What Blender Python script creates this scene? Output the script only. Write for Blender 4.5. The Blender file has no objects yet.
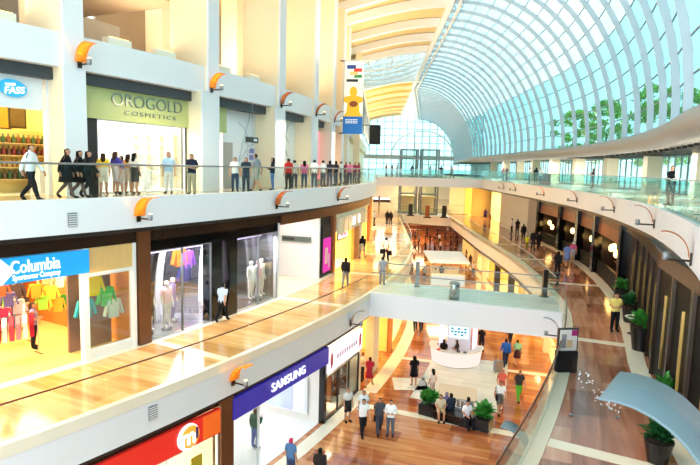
import bpy, bmesh, math, random
from mathutils import Vector, Matrix
random.seed(7)
S = bpy.context.scene
C = S.collection
PI = math.pi
sin, cos, rad = math.sin, math.cos, math.radians

# ------------------------------------------------------------------ curved plan of the mall
# r = distance from the centre the whole mall bends around, u = metres along it (negative = near)
CX, CY, A0, RR = -68.6, 56.0, rad(2.5), 78.0
Z1, Z2, Z3, Z4 = -0.3, 5.0, 10.45, 16.2          # storey floors


def W(r, u, z=0.0):
    if u <= 0:
        a = A0 - u / RR
        return Vector((CX + r * cos(a), CY - r * sin(a), z))
    return Vector((CX + r * cos(A0) + u * sin(A0), CY - r * sin(A0) + u * cos(A0), z))


def ang(u):
    return A0 - u / RR if u <= 0 else A0


def tang(u):                                       # heading (about Z) of the direction +u
    return PI / 2 - ang(u)


def inv(x, y):
    dx, dy = x - CX, y - CY
    a = math.atan2(-dy, dx)
    if a >= A0:
        return math.hypot(dx, dy), -(a - A0) * RR
    return dx * cos(A0) - dy * sin(A0), dx * sin(A0) + dy * cos(A0)


def lerp_tab(tab):
    def f(u):
        if u <= tab[0][0]:
            return tab[0][1]
        for (a, b), (c, d) in zip(tab, tab[1:]):
            if u <= c:
                t = (u - a) / (c - a)
                return b + (d - b) * t
        return tab[-1][1]
    return f


R2R = lerp_tab([(-46, 85.0), (-40, 84.7), (-23, 84.1), (-19, 83.5), (-12, 82.65), (-4, 81.9), (4, 81.6), (60, 81.6)])
RDF = lerp_tab([(-52, 93.0), (-46, 91.0), (-42, 90), (-38, 88.9), (-34, 87.9), (-31, 87.35), (-28, 87.3)])
R3R = lerp_tab([(-52, 88.7), (-46, 88.45), (-42, 88.3), (-38, 88.05), (-34, 87.75), (-28, 87.25), (-24, 86.8), (-16, 86.0), (-6, 85.0), (5, 84.8), (60, 84.8), (115, 89)])


def fr(v):
    return v if callable(v) else (lambda u: v)


# ------------------------------------------------------------------ materials
def lin(c):
    if isinstance(c, str):
        c = c.lstrip('#')
        c = [int(c[i:i + 2], 16) / 255 for i in (0, 2, 4)]
    return tuple((x / 12.92 if x <= .04045 else ((x + .055) / 1.055) ** 2.4) for x in c) + (1.0,)


MATS = {}


def nt(name):
    m = bpy.data.materials.new(name)
    m.use_nodes = True
    t = m.node_tree
    t.nodes.clear()
    return m, t, t.nodes, t.links


def plain(name, col, rough=.5, var=.06, scale=4.0, metal=0.0, spec=.5, emit=0.0, bump=0.0):
    """surface with a soft procedural colour variation"""
    if name in MATS:
        return MATS[name]
    m, t, N, L = nt(name)
    out = N.new('ShaderNodeOutputMaterial')
    b = N.new('ShaderNodeBsdfPrincipled')
    L.new(b.outputs[0], out.inputs[0])
    c = lin(col)
    tc = N.new('ShaderNodeTexCoord')
    no = N.new('ShaderNodeTexNoise')
    no.inputs['Scale'].default_value = scale
    no.inputs['Detail'].default_value = 3
    L.new(tc.outputs['Object'], no.inputs['Vector'])
    mx = N.new('ShaderNodeMix')
    mx.data_type = 'RGBA'
    mx.inputs[6].default_value = tuple(max(0, x * (1 - var)) for x in c[:3]) + (1,)
    mx.inputs[7].default_value = tuple(min(1, x * (1 + var)) for x in c[:3]) + (1,)
    L.new(no.outputs['Fac'], mx.inputs[0])
    L.new(mx.outputs[2], b.inputs['Base Color'])
    b.inputs['Roughness'].default_value = rough
    b.inputs['Metallic'].default_value = metal
    b.inputs['Specular IOR Level'].default_value = spec
    if emit:
        L.new(mx.outputs[2], b.inputs['Emission Color'])
        b.inputs['Emission Strength'].default_value = emit
    if bump:
        bp = N.new('ShaderNodeBump')
        bp.inputs['Strength'].default_value = bump
        L.new(no.outputs['Fac'], bp.inputs['Height'])
        L.new(bp.outputs[0], b.inputs['Normal'])
    MATS[name] = m
    return m


def stone(name, cols, rough=.1, angle=0.0, sc=1.0):
    """polished stone: long streaks broken into slabs"""
    m, t, N, L = nt(name)
    out = N.new('ShaderNodeOutputMaterial')
    b = N.new('ShaderNodeBsdfPrincipled')
    L.new(b.outputs[0], out.inputs[0])
    tc = N.new('ShaderNodeTexCoord')
    mp = N.new('ShaderNodeMapping')
    mp.inputs['Rotation'].default_value = (0, 0, angle)
    mp.inputs['Scale'].default_value = (sc, sc, sc)
    L.new(tc.outputs['Object'], mp.inputs['Vector'])
    br = N.new('ShaderNodeTexBrick')
    br.inputs['Color1'].default_value = (0, 0, 0, 1)
    br.inputs['Color2'].default_value = (1, 1, 1, 1)
    br.inputs['Mortar'].default_value = (.5, .5, .5, 1)
    br.inputs['Scale'].default_value = 1.0
    br.inputs['Mortar Size'].default_value = .004
    br.inputs['Brick Width'].default_value = 1.2
    br.inputs['Row Height'].default_value = .6
    L.new(mp.outputs[0], br.inputs['Vector'])
    mp2 = N.new('ShaderNodeMapping')
    mp2.inputs['Scale'].default_value = (.35, 3.2, 1)
    L.new(mp.outputs[0], mp2.inputs['Vector'])
    no = N.new('ShaderNodeTexNoise')
    no.inputs['Scale'].default_value = 1.4
    no.inputs['Detail'].default_value = 6
    no.inputs['Distortion'].default_value = .8
    L.new(mp2.outputs[0], no.inputs['Vector'])
    ad = N.new('ShaderNodeMix')
    ad.data_type = 'FLOAT'
    ad.inputs[0].default_value = .3
    L.new(no.outputs['Fac'], ad.inputs[2])
    L.new(br.outputs['Color'], ad.inputs[3])
    rp = N.new('ShaderNodeValToRGB')
    e = rp.color_ramp.elements
    e[0].position = .3
    e[0].color = lin(cols[0])
    e[1].position = .7
    e[1].color = lin(cols[-1])
    for i, c in enumerate(cols[1:-1]):
        k = e.new(.3 + .4 * (i + 1) / (len(cols) - 1))
        k.color = lin(c)
    L.new(ad.outputs[0], rp.inputs[0])
    L.new(rp.outputs[0], b.inputs['Base Color'])
    b.inputs['Roughness'].default_value = rough
    b.inputs['Specular IOR Level'].default_value = .7
    MATS[name] = m
    return m


def glass(name, tint, gloss=.08, rough=.02, frost=0.0, frostcol='#ffffff'):
    if name in MATS:
        return MATS[name]
    m, t, N, L = nt(name)
    out = N.new('ShaderNodeOutputMaterial')
    tr = N.new('ShaderNodeBsdfTransparent')
    tr.inputs[0].default_value = lin(tint)
    gl = N.new('ShaderNodeBsdfGlossy')
    gl.inputs['Roughness'].default_value = rough
    lw = N.new('ShaderNodeLayerWeight')
    lw.inputs['Blend'].default_value = .25
    mr = N.new('ShaderNodeMapRange')
    mr.inputs['To Min'].default_value = gloss
    mr.inputs['To Max'].default_value = min(1, gloss * 4)
    L.new(lw.outputs['Facing'], mr.inputs['Value'])
    mx = N.new('ShaderNodeMixShader')
    L.new(mr.outputs[0], mx.inputs[0])
    L.new(tr.outputs[0], mx.inputs[1])
    L.new(gl.outputs[0], mx.inputs[2])
    last = mx.outputs[0]
    if frost:
        df = N.new('ShaderNodeBsdfDiffuse')
        df.inputs[0].default_value = lin(frostcol)
        tl = N.new('ShaderNodeBsdfTranslucent')
        tl.inputs[0].default_value = lin(frostcol)
        m2 = N.new('ShaderNodeMixShader')
        m2.inputs[0].default_value = .6
        L.new(df.outputs[0], m2.inputs[1])
        L.new(tl.outputs[0], m2.inputs[2])
        tc = N.new('ShaderNodeTexCoord')
        no = N.new('ShaderNodeTexNoise')
        no.inputs['Scale'].default_value = .35
        L.new(tc.outputs['Object'], no.inputs['Vector'])
        mm = N.new('ShaderNodeMath')
        mm.operation = 'MULTIPLY'
        mm.inputs[1].default_value = frost * 2
        L.new(no.outputs['Fac'], mm.inputs[0])
        m3 = N.new('ShaderNodeMixShader')
        L.new(mm.outputs[0], m3.inputs[0])
        L.new(last, m3.inputs[1])
        L.new(m2.outputs[0], m3.inputs[2])
        last = m3.outputs[0]
    L.new(last, out.inputs[0])
    MATS[name] = m
    return m


def glow(name, col, strength):
    if name in MATS:
        return MATS[name]
    m, t, N, L = nt(name)
    out = N.new('ShaderNodeOutputMaterial')
    e = N.new('ShaderNodeEmission')
    e.inputs[0].default_value = lin(col)
    e.inputs[1].default_value = strength
    L.new(e.outputs[0], out.inputs[0])
    MATS[name] = m
    return m


def slat(name, c1, c2, freq, rough=.5):
    """timber slats running along the roof (object-space stripes)"""
    m, t, N, L = nt(name)
    out = N.new('ShaderNodeOutputMaterial')
    b = N.new('ShaderNodeBsdfPrincipled')
    L.new(b.outputs[0], out.inputs[0])
    tc = N.new('ShaderNodeTexCoord')
    wv = N.new('ShaderNodeTexWave')
    wv.bands_direction = 'X'
    wv.inputs['Scale'].default_value = freq
    wv.inputs['Distortion'].default_value = .2
    L.new(tc.outputs['Object'], wv.inputs['Vector'])
    rp = N.new('ShaderNodeValToRGB')
    rp.color_ramp.elements[0].color = lin(c1)
    rp.color_ramp.elements[0].position = .15
    rp.color_ramp.elements[1].color = lin(c2)
    rp.color_ramp.elements[1].position = .5
    L.new(wv.outputs['Fac'], rp.inputs[0])
    L.new(rp.outputs[0], b.inputs['Base Color'])
    b.inputs['Roughness'].default_value = rough
    MATS[name] = m
    return m


def cloth(col):
    return plain('fabric_' + col.lstrip('#'), col, .85, .12, 30, spec=.2)


M = dict(
    white=plain('white_panel', '#e9e8ec', .45, .02, .6),
    cream=plain('cream_stone', '#f0e4cf', .25, .05, 1.5),
    warmwall=plain('warm_wall', '#f3e6c8', .6, .04, .8),
    plaster=plain('plaster', '#e6e2dc', .6, .03, .8),
    grey=plain('grey_metal', '#8d9094', .35, .05, 3, .6),
    steel=plain('brushed_steel', '#b9bcbe', .25, .06, 20, 1.0),
    whitesteel=plain('white_steel', '#e8e8e8', .4, .02, 2),
    vaultsteel=plain('vault_steel', '#c4cad2', .4, .03, 2),
    dark=plain('charcoal', '#26211f', .35, .1, 3),
    black=plain('black_gloss', '#0d0c0d', .12, .1, 2),
    blackmatt=plain('black_matt', '#17161a', .6, .1, 5),
    brown=plain('brown_bronze', '#6b4228', .3, .22, 2.5, .3),
    bronze=plain('dark_bronze', '#3a2a20', .25, .2, 2.5, .5),
    copper=plain('copper_wood', '#9a5a30', .35, .3, 3, .2),
    gold=plain('brass_strip', '#c9a35e', .25, .1, 5, .9),
    rail=plain('handrail_bronze', '#7a4a34', .3, .1, 4, .5),
    wood=plain('pale_timber', '#dcb676', .5, .12, 6),
    orange=plain('orange_timber', '#c9803c', .45, .2, 2),
    yellow=plain('yellow_wall', '#f3d684', .6, .08, 1),
    tan=plain('tan_wall', '#a8917a', .7, .06, .8),
    tanlight=plain('pale_tan_cladding', '#f3e2c2', .6, .05, .8),
    greywall=plain('grey_wall', '#b4aba4', .7, .05, .8),
    olive=plain('olive_sign', '#b9bd7c', .45, .05, 1),
    pot=plain('black_pot', '#121114', .3, .1, 4),
    soil=plain('soil', '#3a2a1e', .9, .2, 20),
    leaf=plain('leaf_green', '#3f8f35', .45, .3, 8),
    leafdark=plain('leaf_dark', '#1f5a2c', .45, .3, 8),
    tree=plain('tree_green', '#b4dc6a', .7, .3, .6),
    trunk=plain('bark', '#5a4632', .9, .2, 10),
    slat=slat('timber_slats', '#cfa85c', '#ecd296', 6.0),
    silver=plain('silver_letter', '#8f8f86', .3, .05, 5, .8),
    red=plain('red_sign', '#d5281f', .35, .08, 1.2, emit=.25),
    blue=plain('blue_sign', '#1c8fd6', .35, .04, 1, emit=.35),
    indigo=plain('indigo_sign', '#2c2a9c', .35, .08, 1, emit=.25),
    letter=glow('lit_letter', '#ffffff', 1.0),
    lamp=glow('lamp_white', '#fff4dc', 6.0),
    lampwarm=glow('lamp_warm', '#ffc873', 5.0),
    shopglow=glow('shop_ceiling_light', '#fff6e6', 3.0),
    screen=glow('cyan_screen', '#bfeef5', 1.3),
    lightbox=glow('white_lightbox', '#fff0e4', .62),
    creambox=glow('cream_lightbox', '#f6dcb4', .5),
    pinkbox=glow('pale_pink_lightbox', '#f6e4ee', 1.1),
    magenta=glow('magenta_poster', '#d63fa0', .8),
    purple=glow('purple_strip', '#e3c6ff', 2.0),
    perforated=plain('perforated_grey_metal', '#6c7d85', .5, .05, 2, .2),
    shade=plain('copper_shade', '#b5673a', .4, .1, 6, .3),
    shadelit=plain('lamplit_shade', '#e8821a', .45, .15, 6, emit=.3),  # orange lamp glow put into the lit shade's colour and emission
)
M['st_orange'] = stone('orange_stone_floor', ['#8a4526', '#b46a3e', '#d0925e'], .1, rad(20), .6)
M['st_amber'] = stone('amber_stone_floor', ['#c08a50', '#dcae72', '#ecc896'], .1, rad(25), .6)
M['st_rose'] = stone('rose_stone_floor', ['#864e36', '#b4765a', '#d4a082'], .12, rad(-70), .6)
M['st_dark'] = stone('dark_stone_floor', ['#4a4a50', '#6a6c70', '#8a8c90'], .08, 0, .6)
M['st_pale'] = stone('pale_stone_floor', ['#ccd2d0', '#dde1df', '#e8ebe8'], .22, rad(20), .6)
M['st_taupe'] = stone('taupe_stone_floor', ['#a08a6a', '#b8a484', '#cbb99c'], .15, rad(20), .6)
M['g_clear'] = glass('clear_glass', '#f6faf6', .018)
M['g_rail'] = glass('thin_rail_glass', '#f4f8f6', .006)
M['pane_black'] = plain('black_pane', '#0b0a0a', .45, .1, 2, spec=.08)
M['g_milk'] = glass('reflective_glass', '#f2faf8', .16)
M['slot'] = plain('dark_slot', '#3c4046', .5, .1, 3)
M['mirrorwall'] = plain('mirror_wall', '#8a8a92', .1, .05, 1, .8)
M['g_shop'] = glass('shop_glass', '#f2f6f4', .05)
M['g_aqua'] = glass('aqua_glass', '#d6f2ee', .12)
M['g_dark'] = glass('smoked_glass', '#8a7f78', .12)
M['g_vault'] = glass('skylight_glass', '#76a2a6', .03)
M['g_frit'] = glass('fritted_skylight_glass', '#8ca8aa', .03, frost=.2, frostcol='#dfe8ea')
M['beam'] = plain('beam_grey', '#a09890', .5, .05, .8)
M['g_hall'] = glass('hall_glass', '#d6f0ee', .05, frost=.12)


# ------------------------------------------------------------------ mesh building
class MB:
    def __init__(s):
        s.v, s.f, s.mi = [], [], []

    def add(s, vs, fs, mi=0):
        n = len(s.v)
        s.v += [Vector(v) for v in vs]
        s.f += [tuple(i + n for i in f) for f in fs]
        s.mi += [mi] * len(fs)
        return s

    def box(s, x0, x1, y0, y1, z0, z1, mi=0):
        vs = [(x, y, z) for z in (z0, z1) for y in (y0, y1) for x in (x0, x1)]
        return s.add(vs, [(0, 2, 3, 1), (4, 5, 7, 6), (0, 1, 5, 4), (2, 6, 7, 3), (0, 4, 6, 2), (1, 3, 7, 5)], mi)

    def rbox(s, r0, r1, u0, u1, z0, z1, seg=2.0, mi=0):
        """box that follows the curve of the mall"""
        r0, r1, z0, z1 = fr(r0), fr(r1), fr(z0), fr(z1)
        n = max(1, int(math.ceil((u1 - u0) / seg)))
        vs, fs = [], []
        for i in range(n + 1):
            u = u0 + (u1 - u0) * i / n
            vs += [W(r0(u), u, z0(u)), W(r1(u), u, z0(u)), W(r1(u), u, z1(u)), W(r0(u), u, z1(u))]
        for i in range(n):
            a, b = 4 * i, 4 * i + 4
            for k in range(4):
                k2 = (k + 1) % 4
                fs.append((a + k, b + k, b + k2, a + k2))
        fs += [(0, 1, 2, 3), (4 * n + 3, 4 * n + 2, 4 * n + 1, 4 * n)]
        return s.add(vs, fs, mi)

    def tube(s, pts, rad_, n=8, mi=0, cap=True):
        pts = [Vector(p) for p in pts]
        rs = rad_ if isinstance(rad_, (list, tuple)) else [rad_] * len(pts)
        vs, fs = [], []
        up = Vector((0, 0, 1))
        for i, p in enumerate(pts):
            d = (pts[min(i + 1, len(pts) - 1)] - pts[max(i - 1, 0)]).normalized()
            a = up if abs(d.z) < .95 else Vector((1, 0, 0))
            x = d.cross(a).normalized()
            y = x.cross(d).normalized()
            for k in range(n):
                t = 2 * PI * k / n
                vs.append(p + (x * cos(t) + y * sin(t)) * rs[i])
        for i in range(len(pts) - 1):
            for k in range(n):
                fs.append((i * n + k, i * n + (k + 1) % n, (i + 1) * n + (k + 1) % n, (i + 1) * n + k))
        if cap:
            fs.append(tuple(range(n))[::-1])
            fs.append(tuple((len(pts) - 1) * n + k for k in range(n)))
        return s.add(vs, fs, mi)

    def lathe(s, prof, c=(0, 0, 0), n=20, mi=0, a0=0.0, a1=2 * PI, sx=1, sy=1):
        full = abs(a1 - a0 - 2 * PI) < 1e-6
        k = n if full else n + 1
        vs, fs = [], []
        for r, z in prof:
            for i in range(k):
                t = a0 + (a1 - a0) * i / n
                vs.append((c[0] + r * cos(t) * sx, c[1] + r * sin(t) * sy, c[2] + z))
        for j in range(len(prof) - 1):
            for i in range(n):
                i2 = (i + 1) % k
                fs.append((j * k + i, j * k + i2, (j + 1) * k + i2, (j + 1) * k + i))
        if full:
            fs.append(tuple(range(k))[::-1])
            fs.append(tuple((len(prof) - 1) * k + i for i in range(k)))
        return s.add(vs, fs, mi)

    def prism(s, poly, y0, y1, mi=0):
        """polygon in the xz plane, thickness along y"""
        n = len(poly)
        vs = [(x, y0, z) for x, z in poly] + [(x, y1, z) for x, z in poly]
        fs = [tuple(range(n)), tuple(range(2 * n - 1, n - 1, -1))]
        fs += [(i, i + n, (i + 1) % n + n, (i + 1) % n) for i in range(n)]
        return s.add(vs, fs, mi)

    def ball(s, c, rx, ry, rz, n=10, mi=0):
        prof = [(max(1e-3, sin(PI * i / n)), -cos(PI * i / n)) for i in range(n + 1)]
        vs, fs = [], []
        k = n + 2
        for r, z in prof:
            for i in range(k):
                t = 2 * PI * i / k
                vs.append((c[0] + rx * r * cos(t), c[1] + ry * r * sin(t), c[2] + rz * z))
        for j in range(n):
            for i in range(k):
                fs.append((j * k + i, j * k + (i + 1) % k, (j + 1) * k + (i + 1) % k, (j + 1) * k + i))
        return s.add(vs, fs, mi)

    def mesh(s, name, mats, off=None, smooth=False):
        me = bpy.data.meshes.new(name)
        o = off or Vector((0, 0, 0))
        me.from_pydata([v - o for v in s.v], [], s.f)
        for m in (mats if isinstance(mats, (list, tuple)) else [mats]):
            me.materials.append(m)
        me.polygons.foreach_set('material_index', s.mi)
        if smooth:
            me.polygons.foreach_set('use_smooth', [True] * len(me.polygons))
        me.update()
        bm = bmesh.new()
        bm.from_mesh(me)
        bmesh.ops.recalc_face_normals(bm, faces=bm.faces)
        bm.to_mesh(me)
        bm.free()
        return me

    def make(s, name, mats, parent=None, smooth=False):
        """world-space mesh (parents are unrotated empties, so only their place is taken off)"""
        off = None
        if parent is not None:
            off = Vector(parent['_o']) if '_o' in parent else Vector((0, 0, 0))
        else:
            n = len(s.v)
            off = Vector((sum(v.x for v in s.v) / n, sum(v.y for v in s.v) / n, min(v.z for v in s.v)))
        o = bpy.data.objects.new(name, s.mesh(name, mats, off, smooth))
        C.objects.link(o)
        if parent is not None:
            o.parent = parent
        else:
            o.location = off
        return o

    def local(s, name, mats, parent, smooth=False, loc=None, rot=None):
        """mesh in the parent's own coordinates"""
        o = bpy.data.objects.new(name, s.mesh(name, mats, None, smooth))
        C.objects.link(o)
        o.parent = parent
        if loc:
            o.location = loc
        if rot:
            o.rotation_euler = rot
        return o


def structure(name, mb, mat, smooth=False):
    o = mb.make(name, mat, None, smooth)
    o['kind'] = 'structure'
    return o


def tag(o, label, cat, group=None, kind=None):
    o['label'] = label
    o['category'] = cat
    if group:
        o['group'] = group
    if kind:
        o['kind'] = kind
    return o


def empty(name, loc, label=None, cat=None, group=None, rz=0.0, kind=None):
    o = bpy.data.objects.new(name, None)
    o.empty_display_size = .2
    C.objects.link(o)
    o.location = loc
    o.rotation_euler = (0, 0, rz)
    o['_o'] = tuple(loc)
    if label:
        tag(o, label, cat, group)
    if kind:
        o['kind'] = kind
    return o


def frame(r, u, z):
    return W(r, u, z), tang(u)


def light_area(loc, size, power, col='#fff2dc', rot=(0, 0, 0), sy=None):
    d = bpy.data.lights.new('area_light', 'AREA')
    d.energy = power
    d.color = lin(col)[:3]
    d.size = size
    if sy:
        d.shape = 'RECTANGLE'
        d.size_y = sy
    o = bpy.data.objects.new('area_light', d)
    C.objects.link(o)
    o.location = loc
    o.rotation_euler = rot
    return o


def light_spot(loc, power, col='#ffdca8', blend=.6, size=rad(100), rot=(0, 0, 0)):
    d = bpy.data.lights.new('spot_light', 'SPOT')
    d.energy = power
    d.color = lin(col)[:3]
    d.spot_size = size
    d.spot_blend = blend
    d.shadow_soft_size = .15
    o = bpy.data.objects.new('spot_light', d)
    C.objects.link(o)
    o.location = loc
    o.rotation_euler = rot
    return o


def text_mesh(txt, size, depth, bold=0.0, align='CENTER', spacing=1.0, shear=0.0):
    cu = bpy.data.curves.new('lettering', 'FONT')
    cu.body = txt
    cu.size = size
    cu.extrude = depth
    cu.align_x = align
    cu.align_y = 'CENTER'
    cu.offset = bold
    cu.space_character = spacing
    cu.shear = shear
    o = bpy.data.objects.new('tmp', cu)
    C.objects.link(o)
    dg = bpy.context.evaluated_depsgraph_get()
    me = bpy.data.meshes.new_from_object(o.evaluated_get(dg))
    bpy.data.objects.remove(o)
    bpy.data.curves.remove(cu)
    me.name = 'lettering'
    return me


def lettering(parent, txt, size, mat, loc, rot, depth=.03, bold=0.0, spacing=1.0, shear=0.0, width=None, name='lettering'):
    """loc/rot in the parent's coordinates; width (m) fits the line to a length"""
    me = text_mesh(txt, size, depth, bold, spacing=spacing, shear=shear)
    me.materials.clear()
    me.materials.append(mat)
    o = bpy.data.objects.new(name, me)
    C.objects.link(o)
    o.parent = parent
    o.location = loc
    o.rotation_euler = rot
    if width:
        xs = [v.co.x for v in me.vertices]
        o.scale = (width / (max(xs) - min(xs)), 1, 1)
    return o

# ================================================================== SETTING
# ---- ground storey floor
structure('floor', MB().rbox(58, 100, -52, 125, Z1 - .3, Z1, 4), M['st_orange'])
structure('trim_1', MB().rbox(74.1, 74.75, -50, -24.8, Z1, Z1 + .006), M['cream'])
structure('trim_1', MB().rbox(74.3, 75.1, -24.8, 20, Z1, Z1 + .006), M['cream'])
for u, w in ((-38.5, .5), (-26.6, .5), (-18.4, .45), (-8.5, .5), (2, .5)):
    structure('trim_1', MB().rbox(74.75, 90, u - w / 2, u + w / 2, Z1, Z1 + .008), M['cream'])
# ---- middle storey: left walkway
structure('floor', MB().rbox(56, 74.26, -52, 58, 4.6, Z2), M['st_amber'])
structure('trim_2', MB().rbox(74.2, 74.4, -52, 30, 4.7, Z2 + .03), M['cream'])
structure('trim_2', MB().rbox(70.3, 70.75, -52, -19, Z2, Z2 + .012), M['cream'])
for u in (-37.1, -27.6, -18.6, -9.5, -1.5):
    structure('trim_2', MB().rbox(70.75, 74.2, u - .2, u + .2, Z2, Z2 + .01), M['cream'])
structure('wall_left', MB().rbox(74.2, 74.38, -52, 30, 3.75, Z2 + .02), M['white'])      # white slab edge
structure('ceiling', MB().rbox(58, 74.15, -52, 58, 3.7, 4.6), M['white'])
structure('trim_2', MB().rbox(74.0, 74.3, -52, -24, 3.62, 3.75), M['dark'])  # dark strip painted for the shadow line under the slab edge
# ---- middle storey: right walkway
structure('floor', MB().rbox(lambda u: R2R(u) + .15, 96, -48, 60, 4.6, Z2), M['st_rose'])
structure('trim_3', MB().rbox(R2R, lambda u: R2R(u) + .42, -48, 40, 4.7, Z2 + .03), M['cream'])
structure('trim_3', MB().rbox(lambda u: RDF(u) - .7, lambda u: RDF(u) - .1, -48, 20, Z2, Z2 + .012), M['cream'])
for u, w in ((-37.2, .42), (-28.0, .42), (-16.7, .4), (-8, .4), (0, .4)):
    structure('trim_3', MB().rbox(lambda q: R2R(q) + .42, lambda q: RDF(q) - .6, u - w / 2, u + w / 2, Z2, Z2 + .01), M['cream'])
structure('wall_right', MB().rbox(R2R, lambda u: R2R(u) + .2, -48, 40, 3.75, Z2 + .02), M['white'])
structure('ceiling', MB().rbox(lambda u: R2R(u) + .2, 96, -48, 60, 3.7, 4.6), M['white'])
structure('trim_3', MB().rbox(lambda u: R2R(u) - .02, lambda u: R2R(u) + .25, -22, 30, 3.5, 3.75), M['bronze'])
# ---- near footbridge of the middle storey
structure('floor', MB().rbox(74.3, lambda u: R2R(u) + .1, -24.0, -20.9, 4.6, Z2 + .02, 1), M['st_pale'])
structure('wall_front', MB().rbox(74.3, lambda u: R2R(u) + .05, -24.2, -24.0, 3.75, Z2 + .05), M['white'])
structure('wall_back', MB().rbox(74.3, lambda u: R2R(u) + .05, -20.9, -20.75, 3.75, Z2 + .05), M['white'])
structure('ceiling', MB().rbox(74.3, lambda u: R2R(u) + .05, -24.0, -20.9, 3.7, 4.6, 1), M['white'])
# ---- far footbridge of the middle storey, with an edge that bows towards the viewer
m = MB()
edge = [(74.2, 31.5), (75.6, 30.6), (77.2, 29.6), (79.0, 28.6), (80.5, 28.0), (81.9, 27.6)]
vs, fs = [], []
for r, u in edge:
    vs += [W(r, u, 3.75), W(r, u, Z2 + .02), W(r, 74, Z2 + .02), W(r, 74, 3.75)]
for i in range(len(edge) - 1):
    a, b = 4 * i, 4 * i + 4
    for k in range(4):
        fs.append((a + k, a + (k + 1) % 4, b + (k + 1) % 4, b + k))
m.add(vs, fs)
structure('floor', m, M['white'])
structure('floor', MB().rbox(74, 96, 34, 74, Z2 + .03, Z2 + .06), M['st_taupe'])
# ---- top storey: left walkway
structure('floor', MB().rbox(56, 70.8, -52, 120, 9.9, Z3), M['st_taupe'])
structure('wall_left', MB().rbox(70.75, 71.0, -52, 26, 9.45, Z3 + .1), M['white'])
structure('ceiling', MB().rbox(58, 70.75, -52, 60, 9.4, 9.9), M['white'])
structure('trim_4', MB().rbox(70.45, 70.8, -52, 20, 9.28, 9.45), M['dark'])  # shadow below the top walkway edge, drawn as a dark strip
# ---- top storey: right gallery
structure('floor', MB().rbox(lambda u: R3R(u) + .2, 98, -46, 120, 9.9, Z3), M['st_pale'])
structure('wall_right', MB().rbox(R3R, lambda u: R3R(u) + .25, -46, 60, 9.43, Z3 + .1), M['white'])
structure('ceiling', MB().rbox(lambda u: R3R(u) + .25, 98, -46, 60, 9.4, 9.9), M['white'])
structure('trim_5', MB().rbox(lambda u: R3R(u) + .1, lambda u: R3R(u) + .5, -46, 30, 9.25, 9.43), M['bronze'])
# ---- top storey: far footbridge and the hall beyond
structure('floor', MB().rbox(70.9, lambda u: R3R(u) + .3, 22.4, 28, 9.6, Z3 + .02), M['white'])
structure('wall_front', MB().rbox(70.9, lambda u: R3R(u) + .1, 22.2, 22.4, 9.43, Z3 + .1), M['white'])
structure('floor', MB().rbox(70.8, 96, 60, 120, 9.9, Z3), M['st_pale'])

# ================================================================== LEFT SIDE, shop boxes
def shop_box(r, u0, u1, z0, z1, depth, wall, floor=None, power=200, col='#fff2dc', panel=True, left=True, ceil='plaster', glowmat='shopglow'):
    """a shop's room behind the shopfront line: back wall, two side walls, ceiling with a light panel"""
    s = -1 if left else 1
    ra, rb = (r - depth, r - .25) if left else (r + .25, r + depth)
    back = (ra - .1, ra) if left else (rb, rb + .1)
    structure('wall_back', MB().rbox(back[0], back[1], u0, u1, z0, z1), wall)
    structure('wall_side', MB().rbox(ra, rb, u0 - .08, u0, z0, z1), wall)
    structure('wall_side', MB().rbox(ra, rb, u1, u1 + .08, z0, z1), wall)
    structure('ceiling', MB().rbox(ra, rb, u0, u1, z1, z1 + .06), M[ceil])
    if floor is not None:
        structure('floor', MB().rbox(ra, rb, u0, u1, z0, z0 + .012), floor)
    uc, rc = (u0 + u1) / 2, (ra + rb) / 2
    if power:
        light_area(W(rc, uc, z1 - .1), (u1 - u0) * .7, power, col, (0, 0, tang(uc)), depth * .6)


def pier(name, r0, r1, u0, u1, z0, z1, mat):
    return structure(name, MB().rbox(r0, r1, u0, u1, z0, z1), mat)


# ground storey, left -------------------------------------------------
RA = 74.1
structure('trim_6', MB().rbox(RA - .3, RA - .02, -50, -24.6, 3.38, 3.64), M['bronze'])
shop_box(RA, -48, -37.45, Z1, 3.4, 6, M['warmwall'], M['cream'], 500)
pier('column', RA - .35, RA + .12, -37.4, -36.72, Z1, 3.62, M['brown'])
shop_box(RA, -36.6, -29.6, Z1, 3.4, 7, M['plaster'], plain('white_shop_floor', '#f2f0ee', .1, .02, 1), 150, '#ffffff')
pier('column', RA - .3, RA + .05, -29.58, -29.36, Z1, 3.6, M['black'])
shop_box(RA, -29.3, -24.9, Z1, 3.4, 5, M['warmwall'], M['cream'], 420)
pier('column', RA - .45, RA + .0, -24.85, -24.55, Z1, 3.6, M['warmwall'])
shop_box(RA, -24.5, -17.5, Z1, 3.4, 6, M['yellow'], M['st_orange'], 420, '#ffd88a')
pier('column', RA - .6, RA - .1, -21.9, -20.6, Z1, 3.6, M['warmwall'])
pier('column', RA - .5, RA, -17.4, -16.8, Z1, 3.6, M['orange'])
shop_box(RA, -16.7, -8, Z1, 3.4, 6, M['yellow'], M['cream'], 420, '#ffd88a')
shop_box(RA, -7.8, 6, Z1, 3.4, 6, M['warmwall'], M['cream'], 420, '#ffe2a8')
shop_box(RA, 6.3, 30, Z1, 3.4, 6, M['yellow'], M['cream'], 500, '#ffd88a')
# display glass and mullions of the ground storey
def glazing(name, r, u0, u1, z0, z1, mat, n=1, frame_mat=None, fw=.05, right=False, th=.03):
    """one shop window: panes as one sheet, its frame a part"""
    root = empty(name, W(r, (u0 + u1) / 2, z0), kind='structure')
    MB().rbox(r - th / 2, r + th / 2, u0, u1, z0, z1).make('pane', mat, root)
    if frame_mat is not None:
        m = MB()
        for i in range(n + 1):
            u = u0 + (u1 - u0) * i / n
            m.rbox(r - .05, r + .05, u - fw / 2, u + fw / 2, z0, z1)
        m.rbox(r - .05, r + .05, u0, u1, z1 - fw, z1)
        m.rbox(r - .05, r + .05, u0, u1, z0, z0 + fw)
        m.make('window_frame', frame_mat, root)
    return root


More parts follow.
